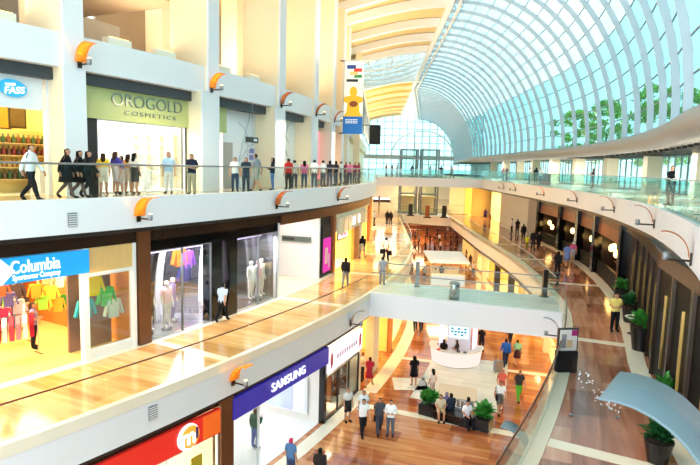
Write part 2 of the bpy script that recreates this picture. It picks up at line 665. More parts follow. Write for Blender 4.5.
glazing('window_1', RA - .05, -47, -37.45, Z1, 2.45, M['g_shop'], 4, M['whitesteel'])
glazing('window_1', RA - .05, -36.6, -35.0, Z1, 2.6, M['g_shop'], 1, M['whitesteel'])
glazing('window_1', RA - .05, -29.3, -24.9, Z1, 1.9, M['g_shop'], 3, M['dark'])

# middle storey, left ------------------------------------------------
RB = 70.5
structure('trim_7', MB().rbox(RB - .25, RB + .02, -50, -27.5, 8.86, 9.3), M['bronze'])
structure('trim_7', MB().rbox(RB - .1, RB + .12, -27.5, -1, 8.75, 9.35), M['brown'])
shop_box(RB, -48, -37.9, Z2, 8.8, 8, M['orange'], plain('yellow_shop_floor', '#f4d488', .2, .05, 1), 900, '#ffe6b0')
pier('column', RB - .2, RB + .05, -40.24, -40.02, Z2, 8.86, M['whitesteel'])
pier('column', RB - .2, RB + .05, -38.06, -37.92, Z2, 8.86, M['whitesteel'])
structure('wall_left', MB().rbox(RB - .15, RB, -40.02, -38.06, 7.95, 8.86), M['wood'])
structure('trim_7', MB().rbox(RB - .16, RB + .02, -40.02, -38.06, 7.9, 8.0), M['whitesteel'])
glazing('window_2', RB - .1, -40.02, -38.06, Z2 + .3, 7.9, M['g_shop'], 1, M['whitesteel'])
structure('wall_left', MB().rbox(RB - .2, RB, -40.02, -38.06, Z2, Z2 + .3), M['whitesteel'])
pier('column', RB - .35, RB + .12, -37.86, -37.26, Z2, 9.3, M['brown'])
# the mirrored shop
shop_box(RB, -37.15, -27.75, Z2, 8.5, 6, M['mirrorwall'], M['st_dark'], 900, '#fff4ff')
structure('wall_left', MB().rbox(RB - .2, RB - .02, -37.2, -27.7, 8.45, 8.9), M['black'])
glazing('window_3', RB - .06, -37.2, -33.5, Z2, 8.45, M['g_shop'], 2, M['grey'], .04)
glazing('window_3', RB - .06, -31.6, -27.7, Z2, 8.45, M['g_shop'], 2, M['grey'], .04)
pier('column', RB - .5, RB + .02, -33.5, -32.75, Z2, 8.5, M['black'])
m = MB()
prof = [(-32.3, 8.5), (-31.6, 8.5), (-31.6, 5.0), (-32.45, 5.0), (-32.15, 6.6)]
vs = [W(RB - .4, u, z) for u, z in prof] + [W(RB + .02, u, z) for u, z in prof]
n = len(prof)
m.add(vs, [tuple(range(n)), tuple(range(2 * n - 1, n - 1, -1))] + [(i, (i + 1) % n, (i + 1) % n + n, i + n) for i in range(n)])
structure('column', m, M['black'])
structure('trim_7', MB().rbox(RB - .9, RB - .8, -37, -28, 8.2, 8.32), M['purple'])
# curved white and dark arches that stand inside the mirrored shop
for i, (u, rr, mt) in enumerate(((-37.0, 68.2, 'dark'), (-36.3, 67.9, 'white'), (-35.5, 68.1, 'black'), (-34.8, 67.8, 'white'), (-31.2, 68.2, 'white'), (-30.3, 68.0, 'black'), (-36.4, 67.8, 'dark'), (-35.6, 67.4, 'white'), (-34.7, 67.0, 'dark'), (-34.0, 67.2, 'white'), (-30.6, 67.6, 'white'), (-29.4, 67.3, 'dark'), (-28.6, 67.6, 'white'))):
    m = MB()
    pts = []
    for k in range(13):
        t = PI / 2 * k / 12
        pts.append((u - .1 + .8 * (1 - cos(t)) ** 1.2, Z2 + 3.4 * sin(t)))
    for (ua, za), (ub, zb) in zip(pts, pts[1:]):
        m.add([W(rr, ua, za), W(rr + .7, ua, za), W(rr + .7, ua + .28, za), W(rr, ua + .28, za),
               W(rr, ub, zb), W(rr + .7, ub, zb), W(rr + .7, ub + .28, zb), W(rr, ub + .28, zb)],
              [(0, 1, 2, 3), (4, 7, 6, 5), (0, 4, 5, 1), (1, 5, 6, 2), (2, 6, 7, 3), (3, 7, 4, 0)])
    structure('column', m, M[mt])
# white set-back wall, magenta poster, copper post
structure('wall_left', MB().rbox(67.6, 67.8, -27.6, -21.6, Z2, 9.4), M['white'])
structure('wall_left', MB().rbox(67.6, 70.5, -27.72, -27.55, Z2, 9.4), M['white'])
structure('wall_left', MB().rbox(67.7, 70.4, -21.75, -21.55, Z2, 9.4), M['white'])
structure('wall_left', MB().rbox(70.2, 70.4, -21.55, -19.6, Z2, 9.4), M['blackmatt'])
structure('floor', MB().rbox(67.8, 70.3, -27.5, -21.7, Z2, Z2 + .015), M['cream'])
pier('column', 70.1, 70.6, -19.5, -19.0, Z2, 9.4, M['copper'])
shop_box(RB, -18.9, -13, Z2, 7.5, 5, M['yellow'], M['cream'], 420, '#ffdc92')
structure('wall_left', MB().rbox(RB - .25, RB, -18.9, -2, 8.5, 9.4), M['warmwall'])
pier('column', RB - .4, RB - .05, -13.0, -10.6, Z2, 7.4, M['orange'])
pier('column', RB - .3, RB, -10.4, -9.4, Z2, 8.6, M['warmwall'])
shop_box(RB, -9.3, -1, Z2, 8.3, 5, M['yellow'], M['cream'], 420, '#ffdc92')
shop_box(RB, -.6, 10, Z2, 8.3, 5, M['warmwall'], M['cream'], 420, '#ffe2a8')
pier('column', RB - .4, RB, -.95, -.65, Z2, 9.4, M['copper'])
shop_box(RB, 10.5, 24, Z2, 8.3, 5, M['orange'], M['cream'], 500, '#ffdc92')
shop_box(RB, 24.5, 50, Z2, 8.3, 5, M['warmwall'], M['cream'], 500, '#ffe2a8')
for u in (3, 10.2, 17, 24.2, 31, 38):
    pier('column', RB - .3, RB + .05, u - .3, u + .3, Z2, 9.4, M['orange' if u < 20 else 'warmwall'])

# top storey, left -------------------------------------------------
RC = 67.3
shop_box(RC, -48, -37.6, Z3, 14.6, 5, M['yellow'], M['cream'], 420, '#ffe6a0')
structure('wall_left', MB().rbox(RC - .15, RC, -48, -39.4, 13.5, 14.62), M['white'])
structure('wall_left', MB().rbox(RC - .22, RC, -39.3, -37.5, Z3, 15.1), M['white'])
structure('wall_left', MB().rbox(RC - .25, RC, -37.5, -36.9, Z3, 13.4), M['blackmatt'])
shop_box(RC, -36.85, -29.8, Z3, 14.6, 5, M['plaster'], M['cream'], 480, '#ffffff')
glazing('window_4', RC - .08, -36.85, -31.3, Z3, 13.4, M['g_shop'], 4, M['whitesteel'])
structure('column', MB().rbox(RC - .3, RC - .02, -31.25, -30.75, Z3, 13.4), M['blackmatt'])
structure('wall_left', MB().rbox(RC - .15, RC, -29.7, -27.6, 13.35, 14.75), M['olive'])
shop_box(RC, -29.6, -27.6, Z3, 13.4, 3, M['plaster'], M['cream'], 120, '#ffffff')
structure('wall_left', MB().rbox(RC - .6, RC - .4, -27.6, -23.2, Z3, 15.1), M['white'])
structure('wall_left', MB().rbox(RC - .5, RC - .38, -27.5, -26.3, Z3, 12.9), M['greywall'])
structure('wall_left', MB().rbox(RC - .3, RC - .1, -21.8, -17.6, Z3, 14.8), M['plaster'])
structure('wall_left', MB().rbox(RC - .3, RC - .1, -15.4, -10.5, Z3, 14.8), M['plaster'])
structure('wall_left', MB().rbox(RC - .3, RC - .1, -8, -1.2, Z3, 14.8), M['white'])
structure('wall_left', MB().rbox(RC - .3, RC - .1, 1, 14, Z3, 15.1), M['plaster'])
structure('wall_left', MB().rbox(RC - .3, RC - .1, 14, 112, Z3, 16), M['warmwall'])
# pale grey branching lines on the white hoarding
m = MB()
for k, (u0, z0, u1, z1) in enumerate(((-26, 11, -24.2, 14.6), (-25.4, 12, -23.6, 13), (-25, 13, -24, 12.4), (-25.6, 14, -24.4, 13.2), (-20.8, 11.5, -19, 14.3), (-20, 12.8, -18.6, 12), (-20.4, 13.8, -18.9, 13.2))):
    rr = RC - .38 if u0 < -22 else RC - .08
    m.tube([W(rr, u0, z0), W(rr, (u0 + u1) / 2, (z0 + z1) / 2 + .2), W(rr, u1, z1)], .03, 5)
structure('trim_8', m, plain('pale_grey_line', '#c4c6c8', .5, .05, 3))
# white band above the shops and the dark slot under it
structure('wall_left', MB().rbox(67.0, 68.0, -50, 14, 15.05, 16.25), M['white'])
structure('wall_left', MB().rbox(67.0, 67.9, 14, 112, 15.2, 17), M['warmwall'])
structure('trim_8', MB().rbox(67.0, 67.6, -50, 12, 14.62, 15.05), M['slot'])
structure('floor', MB().rbox(56, 67.0, -50, 112, 15.6, 16.1), M['tan'])
# tall columns: slim shaft in front, clad foot in the shop storey
COLU = [-46.2, -38.45, -30.45, -22.8, -16.2, -10.4, -5.2, 1.5]
for u in COLU:
    f0, f1, s0, s1 = (-.7, .3, -.65, .25) if u == -38.45 else (-.72, .72, -.2, .7)
    m = MB()
    m.rbox(65.9, 68.1, u + s0, u + s1, 15.0, 24.6)
    m.rbox(66.9, 68.15, u + f0, u + f1, Z3, 15.1)
    structure('column', m, M['tanlight'])  # warm light on the column sides put into this cream, front kept white
    structure('trim_9', MB().rbox(68.1, 68.22, u + s0, u + s1, 15.0, 24.6), M['white'])
    structure('trim_9', MB().rbox(68.12, 68.22, u + f0, u + f1, Z3, 15.1), M['white'])
# storey behind the columns: inner tan columns, curved grey wall, lower ceiling
for u in (-44, -36.5, -27.8, -18.8, -15.4, -8, -1):
    structure('column', MB().rbox(62.6, 63.7, u - .6, u + .6, 16.1, 24), M['tanlight'])
structure('wall_left', MB().rbox(58.8, 59.0, -52, -26, 16.1, 19.5), M['greywall'])
structure('wall_left', MB().rbox(57.0, 57.2, -26, 112, 16.1, 25), M['tan'])
structure('ceiling', MB().rbox(58, 65.8, -52, -29.5, 19.4, 19.6), M['tan'])
structure('wall_left', MB().rbox(57, 66.5, 6, 6.2, 16.1, 25), M['tanlight'])
# far facade above the shops: tall windows between slim piers
for i in range(12):
    u = 16 + i * 8
    glazing('window_5', 68.6, u, u + 7.4, 17.2, 22.8, M['g_hall'], 4, M['grey'], .35)
structure('wall_left', MB().rbox(68.3, 68.6, 14, 112, 22.8, 24.9), M['warmwall'])
structure('wall_left', MB().rbox(68.2, 68.9, 13.2, 15.6, Z3, 24.6), M['tanlight'])

# ================================================================== ROOF, left: timber slats with white bowed ribs
def roofz(r):
    t = (r - 67.0) / 10.5
    return 24.5 + 2.0 * sin(min(1, max(0, t)) * PI / 2) if r > 67 else 24.5 - (67 - r) * .06


def roof_sheet(u0, u1, r0=56.5, r1=77.3):
    m = MB()
    rs = [r0, 60, 64] + [67 + i * (r1 - 67) / 8 for i in range(9)]
    n = max(1, int((u1 - u0) / 3))
    vs, fs = [], []
    for i in range(n + 1):
        u = u0 + (u1 - u0) * i / n
        for r in rs:
            vs.append(W(r, u, roofz(r) + .45))
    k = len(rs)
    for i in range(n):
        for j in range(k - 1):
            fs.append((i * k + j, i * k + j + 1, (i + 1) * k + j + 1, (i + 1) * k + j))
    m.add(vs, fs)
    return m


structure('ceiling', roof_sheet(-52, 21), M['slat'])
structure('ceiling', roof_sheet(41, 114), M['slat'])
structure('window_6', roof_sheet(21, 41), M['g_frit'])


def rib(u, drop=.55, w=.28, mat='whitesteel', r0=60, r1=77.4):
    m = MB()
    rs = [r0 + (r1 - r0) * i / 14 for i in range(15)]
    vs, fs = [], []
    for r in rs:
        z = roofz(r) + .4
        vs += [W(r, u - w, z), W(r, u + w, z), W(r, u + w, z - drop - .15), W(r, u - w, z - drop - .15)]
    for i in range(14):
        a, b = 4 * i, 4 * i + 4
        for k in range(4):
            fs.append((a + k, a + (k + 1) % 4, b + (k + 1) % 4, b + k))
    fs += [(0, 1, 2, 3), (59, 58, 57, 56)]
    m.add(vs, fs)
    structure('beam', m, M[mat])


for u in (-40, -33, -26, -19, -12, -5, 0, 7, 13.5, 20):
    rib(u, .6, .35)
rib(41.5, 1.1, .7)
for i in range(15):
    rib(46 + i * 4.6, .45, .25, 'wood' if i % 2 else 'tanlight')
# white lattice trusses under the skylight strip
for u in (24, 28.5, 33, 37.5):
    m = MB()
    N = 8
    top = [W(67 + 10.3 * i / N, u, roofz(67 + 10.3 * i / N) + .3) for i in range(N + 1)]
    bot = [W(67 + 10.3 * i / N, u, roofz(67 + 10.3 * i / N) - 1.3 * sin(PI * i / N) ** .7 + .2) for i in range(N + 1)]
    m.tube(top, .16, 6)
    m.tube(bot, .2, 6)
    for i in range(1, N):
        m.tube([top[i], bot[i]], .07, 5)
        m.tube([bot[i], top[i + 1 if i < N / 2 else i - 1]], .07, 5)
    structure('truss', m, M['whitesteel'])
for r, dz in ((69.5, -.4), (72.5, -.7), (75.3, -.4)):
    structure('truss', MB().tube([W(r, 20 + k * 2.2, roofz(r) + dz * (.4 + .6 * abs(sin(k)))) for k in range(11)], .09, 6), M['whitesteel'])

# ================================================================== GLASS VAULT, right
ZB, RBASE = 14.0, 88.0
vsh = lerp_tab([(-62, 12), (-46, 5), (-38, 1.6), (-31, 0), (50, 0), (120, 6)])                  # the far end of the hall swings out


def vault(u, t):
    """t 0 at the base beam .. 1 at the ridge"""
    th = t * rad(93)
    s = vsh(u)
    a, b = 10.5, 12.0
    return W(RBASE - a * (1 - cos(th)) + s, u, ZB + b * sin(th))


VU0, VU1, NROW = -62.0, 116.0, 15
root = empty('window_7', W(RBASE, 0, ZB), kind='structure')
nu = 60
dU = (VU1 - VU0) / nu
us = [VU0 + dU * i for i in range(nu + 1)]
for lo, hi, mt in ((0, 5, 'g_vault'), (5, NROW, 'g_frit')):
    m = MB()
    vs, fs = [], []
    for u in us:
        for j in range(lo, hi + 1):
            vs.append(vault(u, j / NROW))
    k = hi - lo + 1
    for i in range(nu):
        for j in range(hi - lo):
            fs.append((i * k + j, i * k + j + 1, (i + 1) * k + j + 1, (i + 1) * k + j))
    m.add(vs, fs)
    m.make('glazing', M[mt], root)
for i, u in enumerate(us):
    m = MB()
    vs, fs = [], []
    K = 18
    for j in range(K + 1):
        p0 = vault(u - .055, j / K)
        p1 = vault(u + .055, j / K)
        c = W(RBASE - 10.5 + vsh(u), u, ZB)
        d = (c - p0)
        d.z = c.z - p0.z
        d = d.normalized() * .3
        vs += [p0, p1, p1 + d, p0 + d]
    for j in range(K):
        a, b = 4 * j, 4 * j + 4
        for k in range(4):
            fs.append((a + k, a + (k + 1) % 4, b + (k + 1) % 4, b + k))
    m.add(vs, fs)
    m.make('rib', M['vaultsteel'], root)
for j in range(0, NROW + 1):
    m = MB()
    m.tube([vault(u, j / NROW) for u in us], (.04 if j < NROW else .35), 5)
    m.make('purlin', M['grey' if j < NROW else 'whitesteel'], root)
# ridge truss between slat roof and vault
m = MB()
for i, u in enumerate([-10 + 2.4 * k for k in range(50)]):
    m.tube([W(77.2 + vsh(u), u, 26.7), W(77.9 + vsh(u), u + 1.2, 25.6), W(77.2 + vsh(u), u + 2.4, 26.7)], .06, 5)
m.tube([W(77.6 + vsh(u), u, 25.5) for u in us], .12, 6)
structure('truss', m, M['whitesteel'])
# base beam, gallery ceiling and the slatted canopy edge
m = MB()
vs, fs = [], []
for u in us:
    s = vsh(u)
    for k in range(8):
        t = 2 * PI * k / 8 + PI / 8
        vs.append(W(RBASE + s + .62 * cos(t), u, 13.55 + .5 * sin(t)))
for i in range(nu):
    for k in range(8):
        fs.append((i * 8 + k, i * 8 + (k + 1) % 8, (i + 1) * 8 + (k + 1) % 8, (i + 1) * 8 + k))
m.add(vs, fs)
structure('beam', m, M['beam'], True)
structure('ceiling', MB().rbox(lambda u: 88.6 + vsh(u), lambda u: 97 + vsh(u), -58, 116, 13.25, 13.5), M['greywall'])
m = MB()
for k in range(40):
    u = -40 + k * 1.1
    m.rbox(89.2 + vsh(u), 92.6 + vsh(u), u, u + .25, 13.1, 13.25)
structure('trim_10', m, M['dark'])
# gallery glass wall with fins, and its piers
RG = 93.0
for i in range(30):
    u = -36 + i * 5.0
    s = vsh(u)
    glazing('window_8', RG + s, u, u + 5, Z3, 13.25, M['g_hall'], 5, M['grey'], .09)
for u in (-24.6, -16.5, -8.5, -1, 7, 15, 23, 31, 40, 50):
    structure('column', MB().rbox(91.2, 92.2, u - .4, u + .4, Z3, 13.3), M['warmwall'])
# hall end wall
m, p = MB(), MB()
RE0, RE1, UE = 66.5, 97.0, 114.0
p.rbox(RE0, RE1 + 4, UE, UE + .05, Z3, 27)
for k in range(17):
    r = RE0 + (RE1 + 4 - RE0) * k / 16
    m.rbox(r - .1, r + .1, UE - .15, UE + .05, Z3, 27)
for k in range(9):
    z = Z3 + 2 * k + .5
    m.rbox(RE0, RE1 + 4, UE - .12, UE + .05, z - .08, z + .08)
root = empty('window_9', W(80, UE, Z3), kind='structure')
p.make('pane', M['g_hall'], root)
m.make('window_frame', M['grey'], root)
structure('beam', MB().rbox(RE0, RE1, UE - 1, UE - .3, 14.2, 15.4), M['greywall'])
m = MB()
for j in range(14):
    t0, t1 = PI * j / 14, PI * (j + 1) / 14
    m.tube([W(84 + 9 * cos(t0), UE - .5, 15 + 7.5 * sin(t0)), W(84 + 9 * cos(t1), UE - .5, 15 + 7.5 * sin(t1))], .25, 6)
for k in range(1, 8):
    x = -9 + 18 * k / 8
    m.tube([W(84 + x, UE - .5, 15), W(84 + x, UE - .5, 15 + 7.5 * math.sqrt(max(0, 1 - (x / 9) ** 2)))], .1, 5)
structure('trim_11', m, M['whitesteel'])
# ends of the lower storeys far away
structure('wall_back', MB().rbox(56, 98, 75, 75.3, Z1, 4.6), plain('dim_red_brown', '#5a3426', .6, .5, .8))
structure('wall_back', MB().rbox(56, 98, 74.0, 74.3, Z2, 9.9), M['warmwall'])

# ================================================================== RIGHT SIDE, shop boxes
RD = 87.3
wood_dark = plain('dark_walnut', '#2a1a14', .35, .25, 3)
for u0, u1, pw in ((-19.3, -12.3, 22), (-11.7, -7.6, 14), (-6.9, -2.7, 14), (-2.1, 3.8, 22)):
    shop_box(RD, u0, u1, Z2, 8.6, 6, wood_dark, plain('dark_shop_floor', '#2b211c', .2, .2, 2), pw, '#ffbe7a', left=False, ceil='dark')
    structure('wall_right', MB().rbox(RD - .05, RD + .2, u0, u1, 7.75, 8.5), M['copper'])
    structure('wall_right', MB().rbox(RD - .03, RD + .15, u0, u1, 8.5, 9.4), M['brown'])
    structure('wall_right', MB().rbox(RD - .02, RD + .15, u0 + .2, u1 - .2, Z2, 5.95), M['pane_black'])
for u in (-19.6, -12.0, -7.25, -2.4, 4.1):
    pier('column', RD - .3, RD + .25, u - .32, u + .32, Z2, 9.4, M['black'])
# near dark glazed shopfront with brass strips
ro = lambda d: (lambda u: RDF(u) + d)
structure('wall_right', MB().rbox(ro(.1), ro(.3), -46, -19.9, Z2, 9.4), M['bronze'])
structure('trim_12', MB().rbox(ro(-.1), ro(.12), -46, -19.9, 8.75, 9.25), M['bronze'])
for k in range(12):
    u0 = -44.0 + k * 1.88
    m = empty('window_10', W(RD, u0 + 1.2, Z2), kind='structure')
    MB().rbox(ro(+.0), ro(+.08), u0 + .15, u0 + 1.78, Z2 + .15, 8.7).make('pane', M['pane_black'], m)
    MB().rbox(ro(-.08), ro(+.05), u0 - .05, u0 + .13, Z2, 8.75).make('window_frame', M['bronze'], m)
    MB().rbox(ro(-.06), ro(+.04), u0 + .75, u0 + .82, Z2 + .6, 8.0).make('brass_strip', M['gold'], m)
# far right of the middle storey: white and gold fronts
structure('wall_right', MB().rbox(RD, RD + .2, 4.5, 8.6, Z2, 9.4), M['greywall'])
structure('wall_right', MB().rbox(RD, RD + .2, 8.6, 22.3, Z2, 9.4), M['plaster'])
shop_box(RD, 22.5, 29.5, Z2, 9.2, 5, M['warmwall'], M['cream'], 500, '#ffd88a', left=False)
shop_box(RD - 2.6, 31, 37, Z2, 9.2, 5, M['yellow'], M['cream'], 500, '#ffc070', left=False)
shop_box(RD - 2.6, 37.4, 56, Z2, 9.2, 5, M['warmwall'], M['cream'], 500, '#ffe2a8', left=False)
# ground storey under the right walkway
for u0, u1, w in ((-26, -13, 'yellow'), (-12.7, -3, 'warmwall'), (-2.7, 10, 'yellow'), (10.3, 30, 'warmwall')):
    shop_box(85.2 if u0 < -5 else 83.6, u0, u1, Z1, 3.4, 5, M[w], M['cream'], 380, '#ffd88a', left=False)
    structure('trim_13', MB().rbox(84.3 if u0 < -5 else 82.8, 85.0 if u0 < -5 else 83.4, u0, u1, Z1, Z1 + .006), M['cream'])
for u in (-20, -14, -8, -3, 2, 8, 14):
    r = R2R(u) + 1.3
    pier('column', r - .25, r + .25, u - .25, u + .25, Z1, 3.7, M['dark' if u in (2, -3) else 'warmwall'])

# ================================================================== outside the vault
structure('ground', MB().rbox(98, 220, -60, 160, Z1 - .4, Z1 - .3, 10), plain('grass_ground', '#7d9a5a', .9, .3, .1))

# ================================================================== BALUSTRADES
def balustrade(rf, u0, u1, z, label, gmat, railmat='rail', rail_r=.035, step=2.0, h=1.1, group=None, radial=None):
    rf = fr(rf)
    uc = (u0 + u1) / 2
    root = empty('glass_balustrade', W(rf(uc), uc, z), label, 'railing')
    n = max(1, int(round((u1 - u0) / step)))
    for i in range(n):
        a, b = u0 + (u1 - u0) * i / n, u0 + (u1 - u0) * (i + 1) / n
        MB().rbox(lambda u: rf(u) - .01, lambda u: rf(u) + .01, a + .015, b - .015, z, z + h - .03, 1).make('glass_panel', M[gmat], root)
    if railmat:
        k = max(2, int((u1 - u0) / 1.0))
        MB().tube([W(rf(u0 + (u1 - u0) * i / k), u0 + (u1 - u0) * i / k, z + h) for i in range(k + 1)], rail_r, 8).make('handrail', M[railmat], root, True)
    return root


def balustrade_radial(r0, r1, u, z, label, gmat, railmat='steel', n=5, h=1.1, ufn=None):
    f = ufn or (lambda r: u)
    root = empty('glass_balustrade', W((r0 + r1) / 2, f((r0 + r1) / 2), z), label, 'railing')
    for i in range(n):
        a, b = r0 + (r1 - r0) * i / n, r0 + (r1 - r0) * (i + 1) / n
        p, q = W(a + .015, f(a), z), W(b - .015, f(b), z)
        d = (q - p).normalized()
        nn = Vector((-d.y, d.x, 0)) * .01
        t = Vector((0, 0, h - .03))
        MB().add([p - nn, q - nn, q + nn, p + nn, p - nn + t, q - nn + t, q + nn + t, p + nn + t],
                 [(0, 1, 2, 3), (4, 7, 6, 5), (0, 4, 5, 1), (1, 5, 6, 2), (2, 6, 7, 3), (3, 7, 4, 0)]).make('glass_panel', M[gmat], root)
    MB().tube([W(r0 + (r1 - r0) * i / 10, f(r0 + (r1 - r0) * i / 10), z + h) for i in range(11)], .03, 8).make('handrail', M[railmat], root, True)
    return root


balustrade(74.25, -50, -24.3, Z2 + .03, 'glass balustrade with brown handrail along the left middle walkway, in front of the sportswear shop', 'g_clear', 'rail', .026, 2.0, .95)
balustrade(74.25, -20.7, 30, Z2 + .03, 'glass balustrade of the left middle walkway beyond the white footbridge', 'g_clear', 'steel', .03, 2.5)
balustrade(lambda u: R2R(u) + .08, -46, -24.3, Z2 + .03, 'glass balustrade with reddish handrail along the right middle walkway, near the poster stand', 'g_milk', 'rail', .026)
balustrade(lambda u: R2R(u) + .08, -20.7, 18, Z2 + .03, 'glass balustrade of the right middle walkway beyond the white footbridge', 'g_clear', 'steel', .03, 2.5)
balustrade(70.85, -50, 22, Z3 + .1, 'glass balustrade with dark handrail along the left top walkway', 'g_rail', 'grey', .035, 2.6)
balustrade(lambda u: R3R(u) + .12, -39, 24, Z3 + .1, 'aqua glass balustrade curving along the right top gallery', 'g_aqua', 'steel', .025, 1.5)
balustrade_radial(74.4, 84.0, -24.1, Z2 + .05, 'glass balustrade on the near side of the white footbridge', 'g_clear', 'grey', 5)
balustrade_radial(74.4, 83.7, -20.83, Z2 + .05, 'glass balustrade on the far side of the white footbridge', 'g_clear', 'grey', 5)
balustrade_radial(71.0, 84.8, 22.3, Z3 + .1, 'aqua glass balustrade across the far top footbridge', 'g_aqua', 'steel', 7)
balustrade_radial(74.3, 81.8, 0, Z2 + .05, 'glass balustrade on the bowed far bridge of the middle storey', 'g_clear', 'grey', 6,
                  ufn=lerp_tab([(74.2, 31.6), (75.6, 30.7), (77.2, 29.7), (79.0, 28.7), (80.5, 28.1), (81.9, 27.7)]))


# ================================================================== WALL SCONCES (curved fin, arm, lamp)
def sconce(r, u, z, left, label, shade='shade', s=1.0, lit=True, w=.5, power=0):
    """fin bows out from the wall towards the atrium; local +Y points out of the wall"""
    loc, rz = frame(r, u, z)
    root = empty('wall_sconce', loc, label, 'wall lamp', 'curved fin wall lamps', rz + (PI if left else 0))
    m = MB()
    K = 10
    pr_, vs, fs = [], [], []
    for i in range(K + 1):
        t = rad(100) * i / K
        pr_.append((.06 + .78 * s * (1 - cos(t)) * .9, -.05 + .78 * s * sin(t)))
    for (y, z_) in pr_:
        for x in (-w * s * .5, w * s * .5):
            vs.append((x, y, z_))
    for (y, z_) in pr_:
        for x in (-w * s * .5, w * s * .5):
            vs.append((x, y + .02, z_ - .02))
    o = 2 * (K + 1)
    for i in range(K):
        a = 2 * i
        fs += [(a, a + 1, a + 3, a + 2), (o + a, o + a + 2, o + a + 3, o + a + 1), (a, a + 2, o + a + 2, o + a), (a + 1, o + a + 1, o + a + 3, a + 3)]
    fs += [(0, o, o + 1, 1), (2 * K, 2 * K + 1, o + 2 * K + 1, o + 2 * K)]
    m.add(vs, fs)
    m.local('shade', M[shade], root, True)
    m = MB()
    m.box(-.08, .08, 0, .04, -.28, .05)
    m.tube([(0, .02, -.16), (0, .75 * s, -.16)], .03, 8)
    m.local('arm', M['bronze'], root)
    MB().lathe([(.05, 0), (.085, .03), (.085, .2), (.05, .22)], (0, 0, 0), 12).local('lamp_head', M['grey'], root, True, (0, .72 * s, -.2))
    if lit:
        MB().ball((0, .72 * s, .03), .06, .06, .03, 8).local('lamp', M['lampwarm'], root)
    if power:
        d = bpy.data.lights.new('lamp_light', 'SPOT')
        d.energy = power
        d.color = lin('#ffb14a')[:3]
        d.spot_size = rad(95)
        d.spot_blend = .5
        d.shadow_soft_size = .05
        lo = bpy.data.objects.new('lamp_light', d)
        C.objects.link(lo)
        p = W(r + (.72 * s if left else -.72 * s), u, z + .06)
        lo.location = p
        tgt = W(r + (.15 if left else -.15), u, z + .55)
        lo.rotation_euler = (tgt - p).to_track_quat('-Z', 'Y').to_euler()
    return root


HL = 68.25
for u, sh, lab in ((-38.45, 'shadelit', 'glowing orange fin wall lamp on the nearest tall column, above and between two shop signs'),
                   (-30.45, 'shadelit', 'glowing amber fin wall lamp on the second tall column, right of the olive sign'),
                   (-22.8, 'shade', 'copper fin wall lamp on the third tall column, over the white hoarding'),
                   (-16.2, 'shade', 'copper fin wall lamp on the fourth tall column, above the small crowd'),
                   (-10.4, 'shade', 'small copper fin wall lamp on the fifth tall column, left of the hanging banner')):
    sconce(HL, u, 15.35, True, lab, sh, .8, True, .55, 25 if u < -25 else 8)
for u, sh, lab in ((-38.2, 'shadelit', 'glowing orange fin wall lamp on the left top walkway edge, below the olive sign'),
                   (-28.9, 'shade', 'copper fin wall lamp on the left top walkway edge, below the red top'),
                   (-20.2, 'shade', 'copper fin wall lamp at the far end of the left top walkway edge')):
    sconce(71.02, u, 9.95, True, lab, sh, .85, True, .55, 25 if u < -35 else 8)
sconce(74.4, -37.0, 4.35, True, 'glowing amber fin wall lamp on the left middle walkway edge, above the phone sign', 'shadelit', .8, True, .6, 25)
sconce(74.4, -27.2, 4.2, True, 'grey fin wall lamp beside the corner where the white footbridge starts', 'steel', .8, False, .3)
for u, sh, lab in ((-35.2, 'shade', 'copper fin wall lamp on the right gallery edge, nearest of the row that curves away'),
                   (-28.2, 'shade', 'copper fin wall lamp on the right gallery edge, second of the row from the right'),
                   (-20.8, 'shade', 'copper fin wall lamp on the right gallery edge, third of the row from the right'),
                   (-12.8, 'shade', 'copper fin wall lamp on the right gallery edge, fourth of the row from the right'),
                   (-5.0, 'shadelit', 'glowing amber fin wall lamp on the right gallery edge, lit one of the far row'),
                   (4.2, 'shade', 'tiny copper fin wall lamp on the far right gallery edge, left of the amber one'),
                   (9.4, 'shade', 'tiny copper fin wall lamp at the far end of the right gallery edge')):
    sconce(R3R(u) - .02, u, 9.8 if u < -33 else 10.05, False, lab, sh, .8, False, .28)
sconce(88.44, -45.8, 9.42, False, 'large blue grey curved metal fin close up at the lower right', 'perforated', 1.0, False, .72)
sconce(84.5, -36.6, 4.25, False, 'grey fin wall lamp seen from above beyond the reddish handrail, over the ground floor', 'perforated', .9, False, .55)
sconce(84.15, -25.4, 4.4, False, 'grey fin wall lamp under the right end of the white footbridge', 'steel', .9, False, .2)


# ================================================================== SIGNS
def sign_root(name, r, u, z, label, cat='sign'):
    loc, rz = frame(r, u, z)
    return empty(name, loc, label, cat, None, rz)
# local axes of a sign on the left side: +X reads to the right, -Y comes out of the wall


UP = (PI / 2, 0, 0)
# sportswear shop, blue
s = sign_root('shop_sign', RB + .02, -42.3, 8.05, 'bright blue sportswear shop sign with white lettering and a white diamond mark')
MB().box(-3.2, 2.06, -.06, .1, 0, .78).local('sign_panel', M['blue'], s)
lettering(s, 'Columbia', .55, M['letter'], (.3, -.09, .47), UP, .02, .004, 1.0, 0, 1.5)
lettering(s, 'Sportswear Company', .24, M['letter'], (.32, -.09, .17), UP, .02, .002, 1.0, 0, 1.45)
m = MB()
for k in range(4):
    a = PI / 4 + k * PI / 2
    for q in (-.10, 0, .10):
        cx, cz = .2 * cos(a + PI / 4), .2 * sin(a + PI / 4)
    m.prism([(cx + .19 * cos(PI / 2 * j), cz + .19 * sin(PI / 2 * j)) for j in range(4)], -.11, -.06)
m.local('logo', M['letter'], s, False, (-.72, 0, .39))
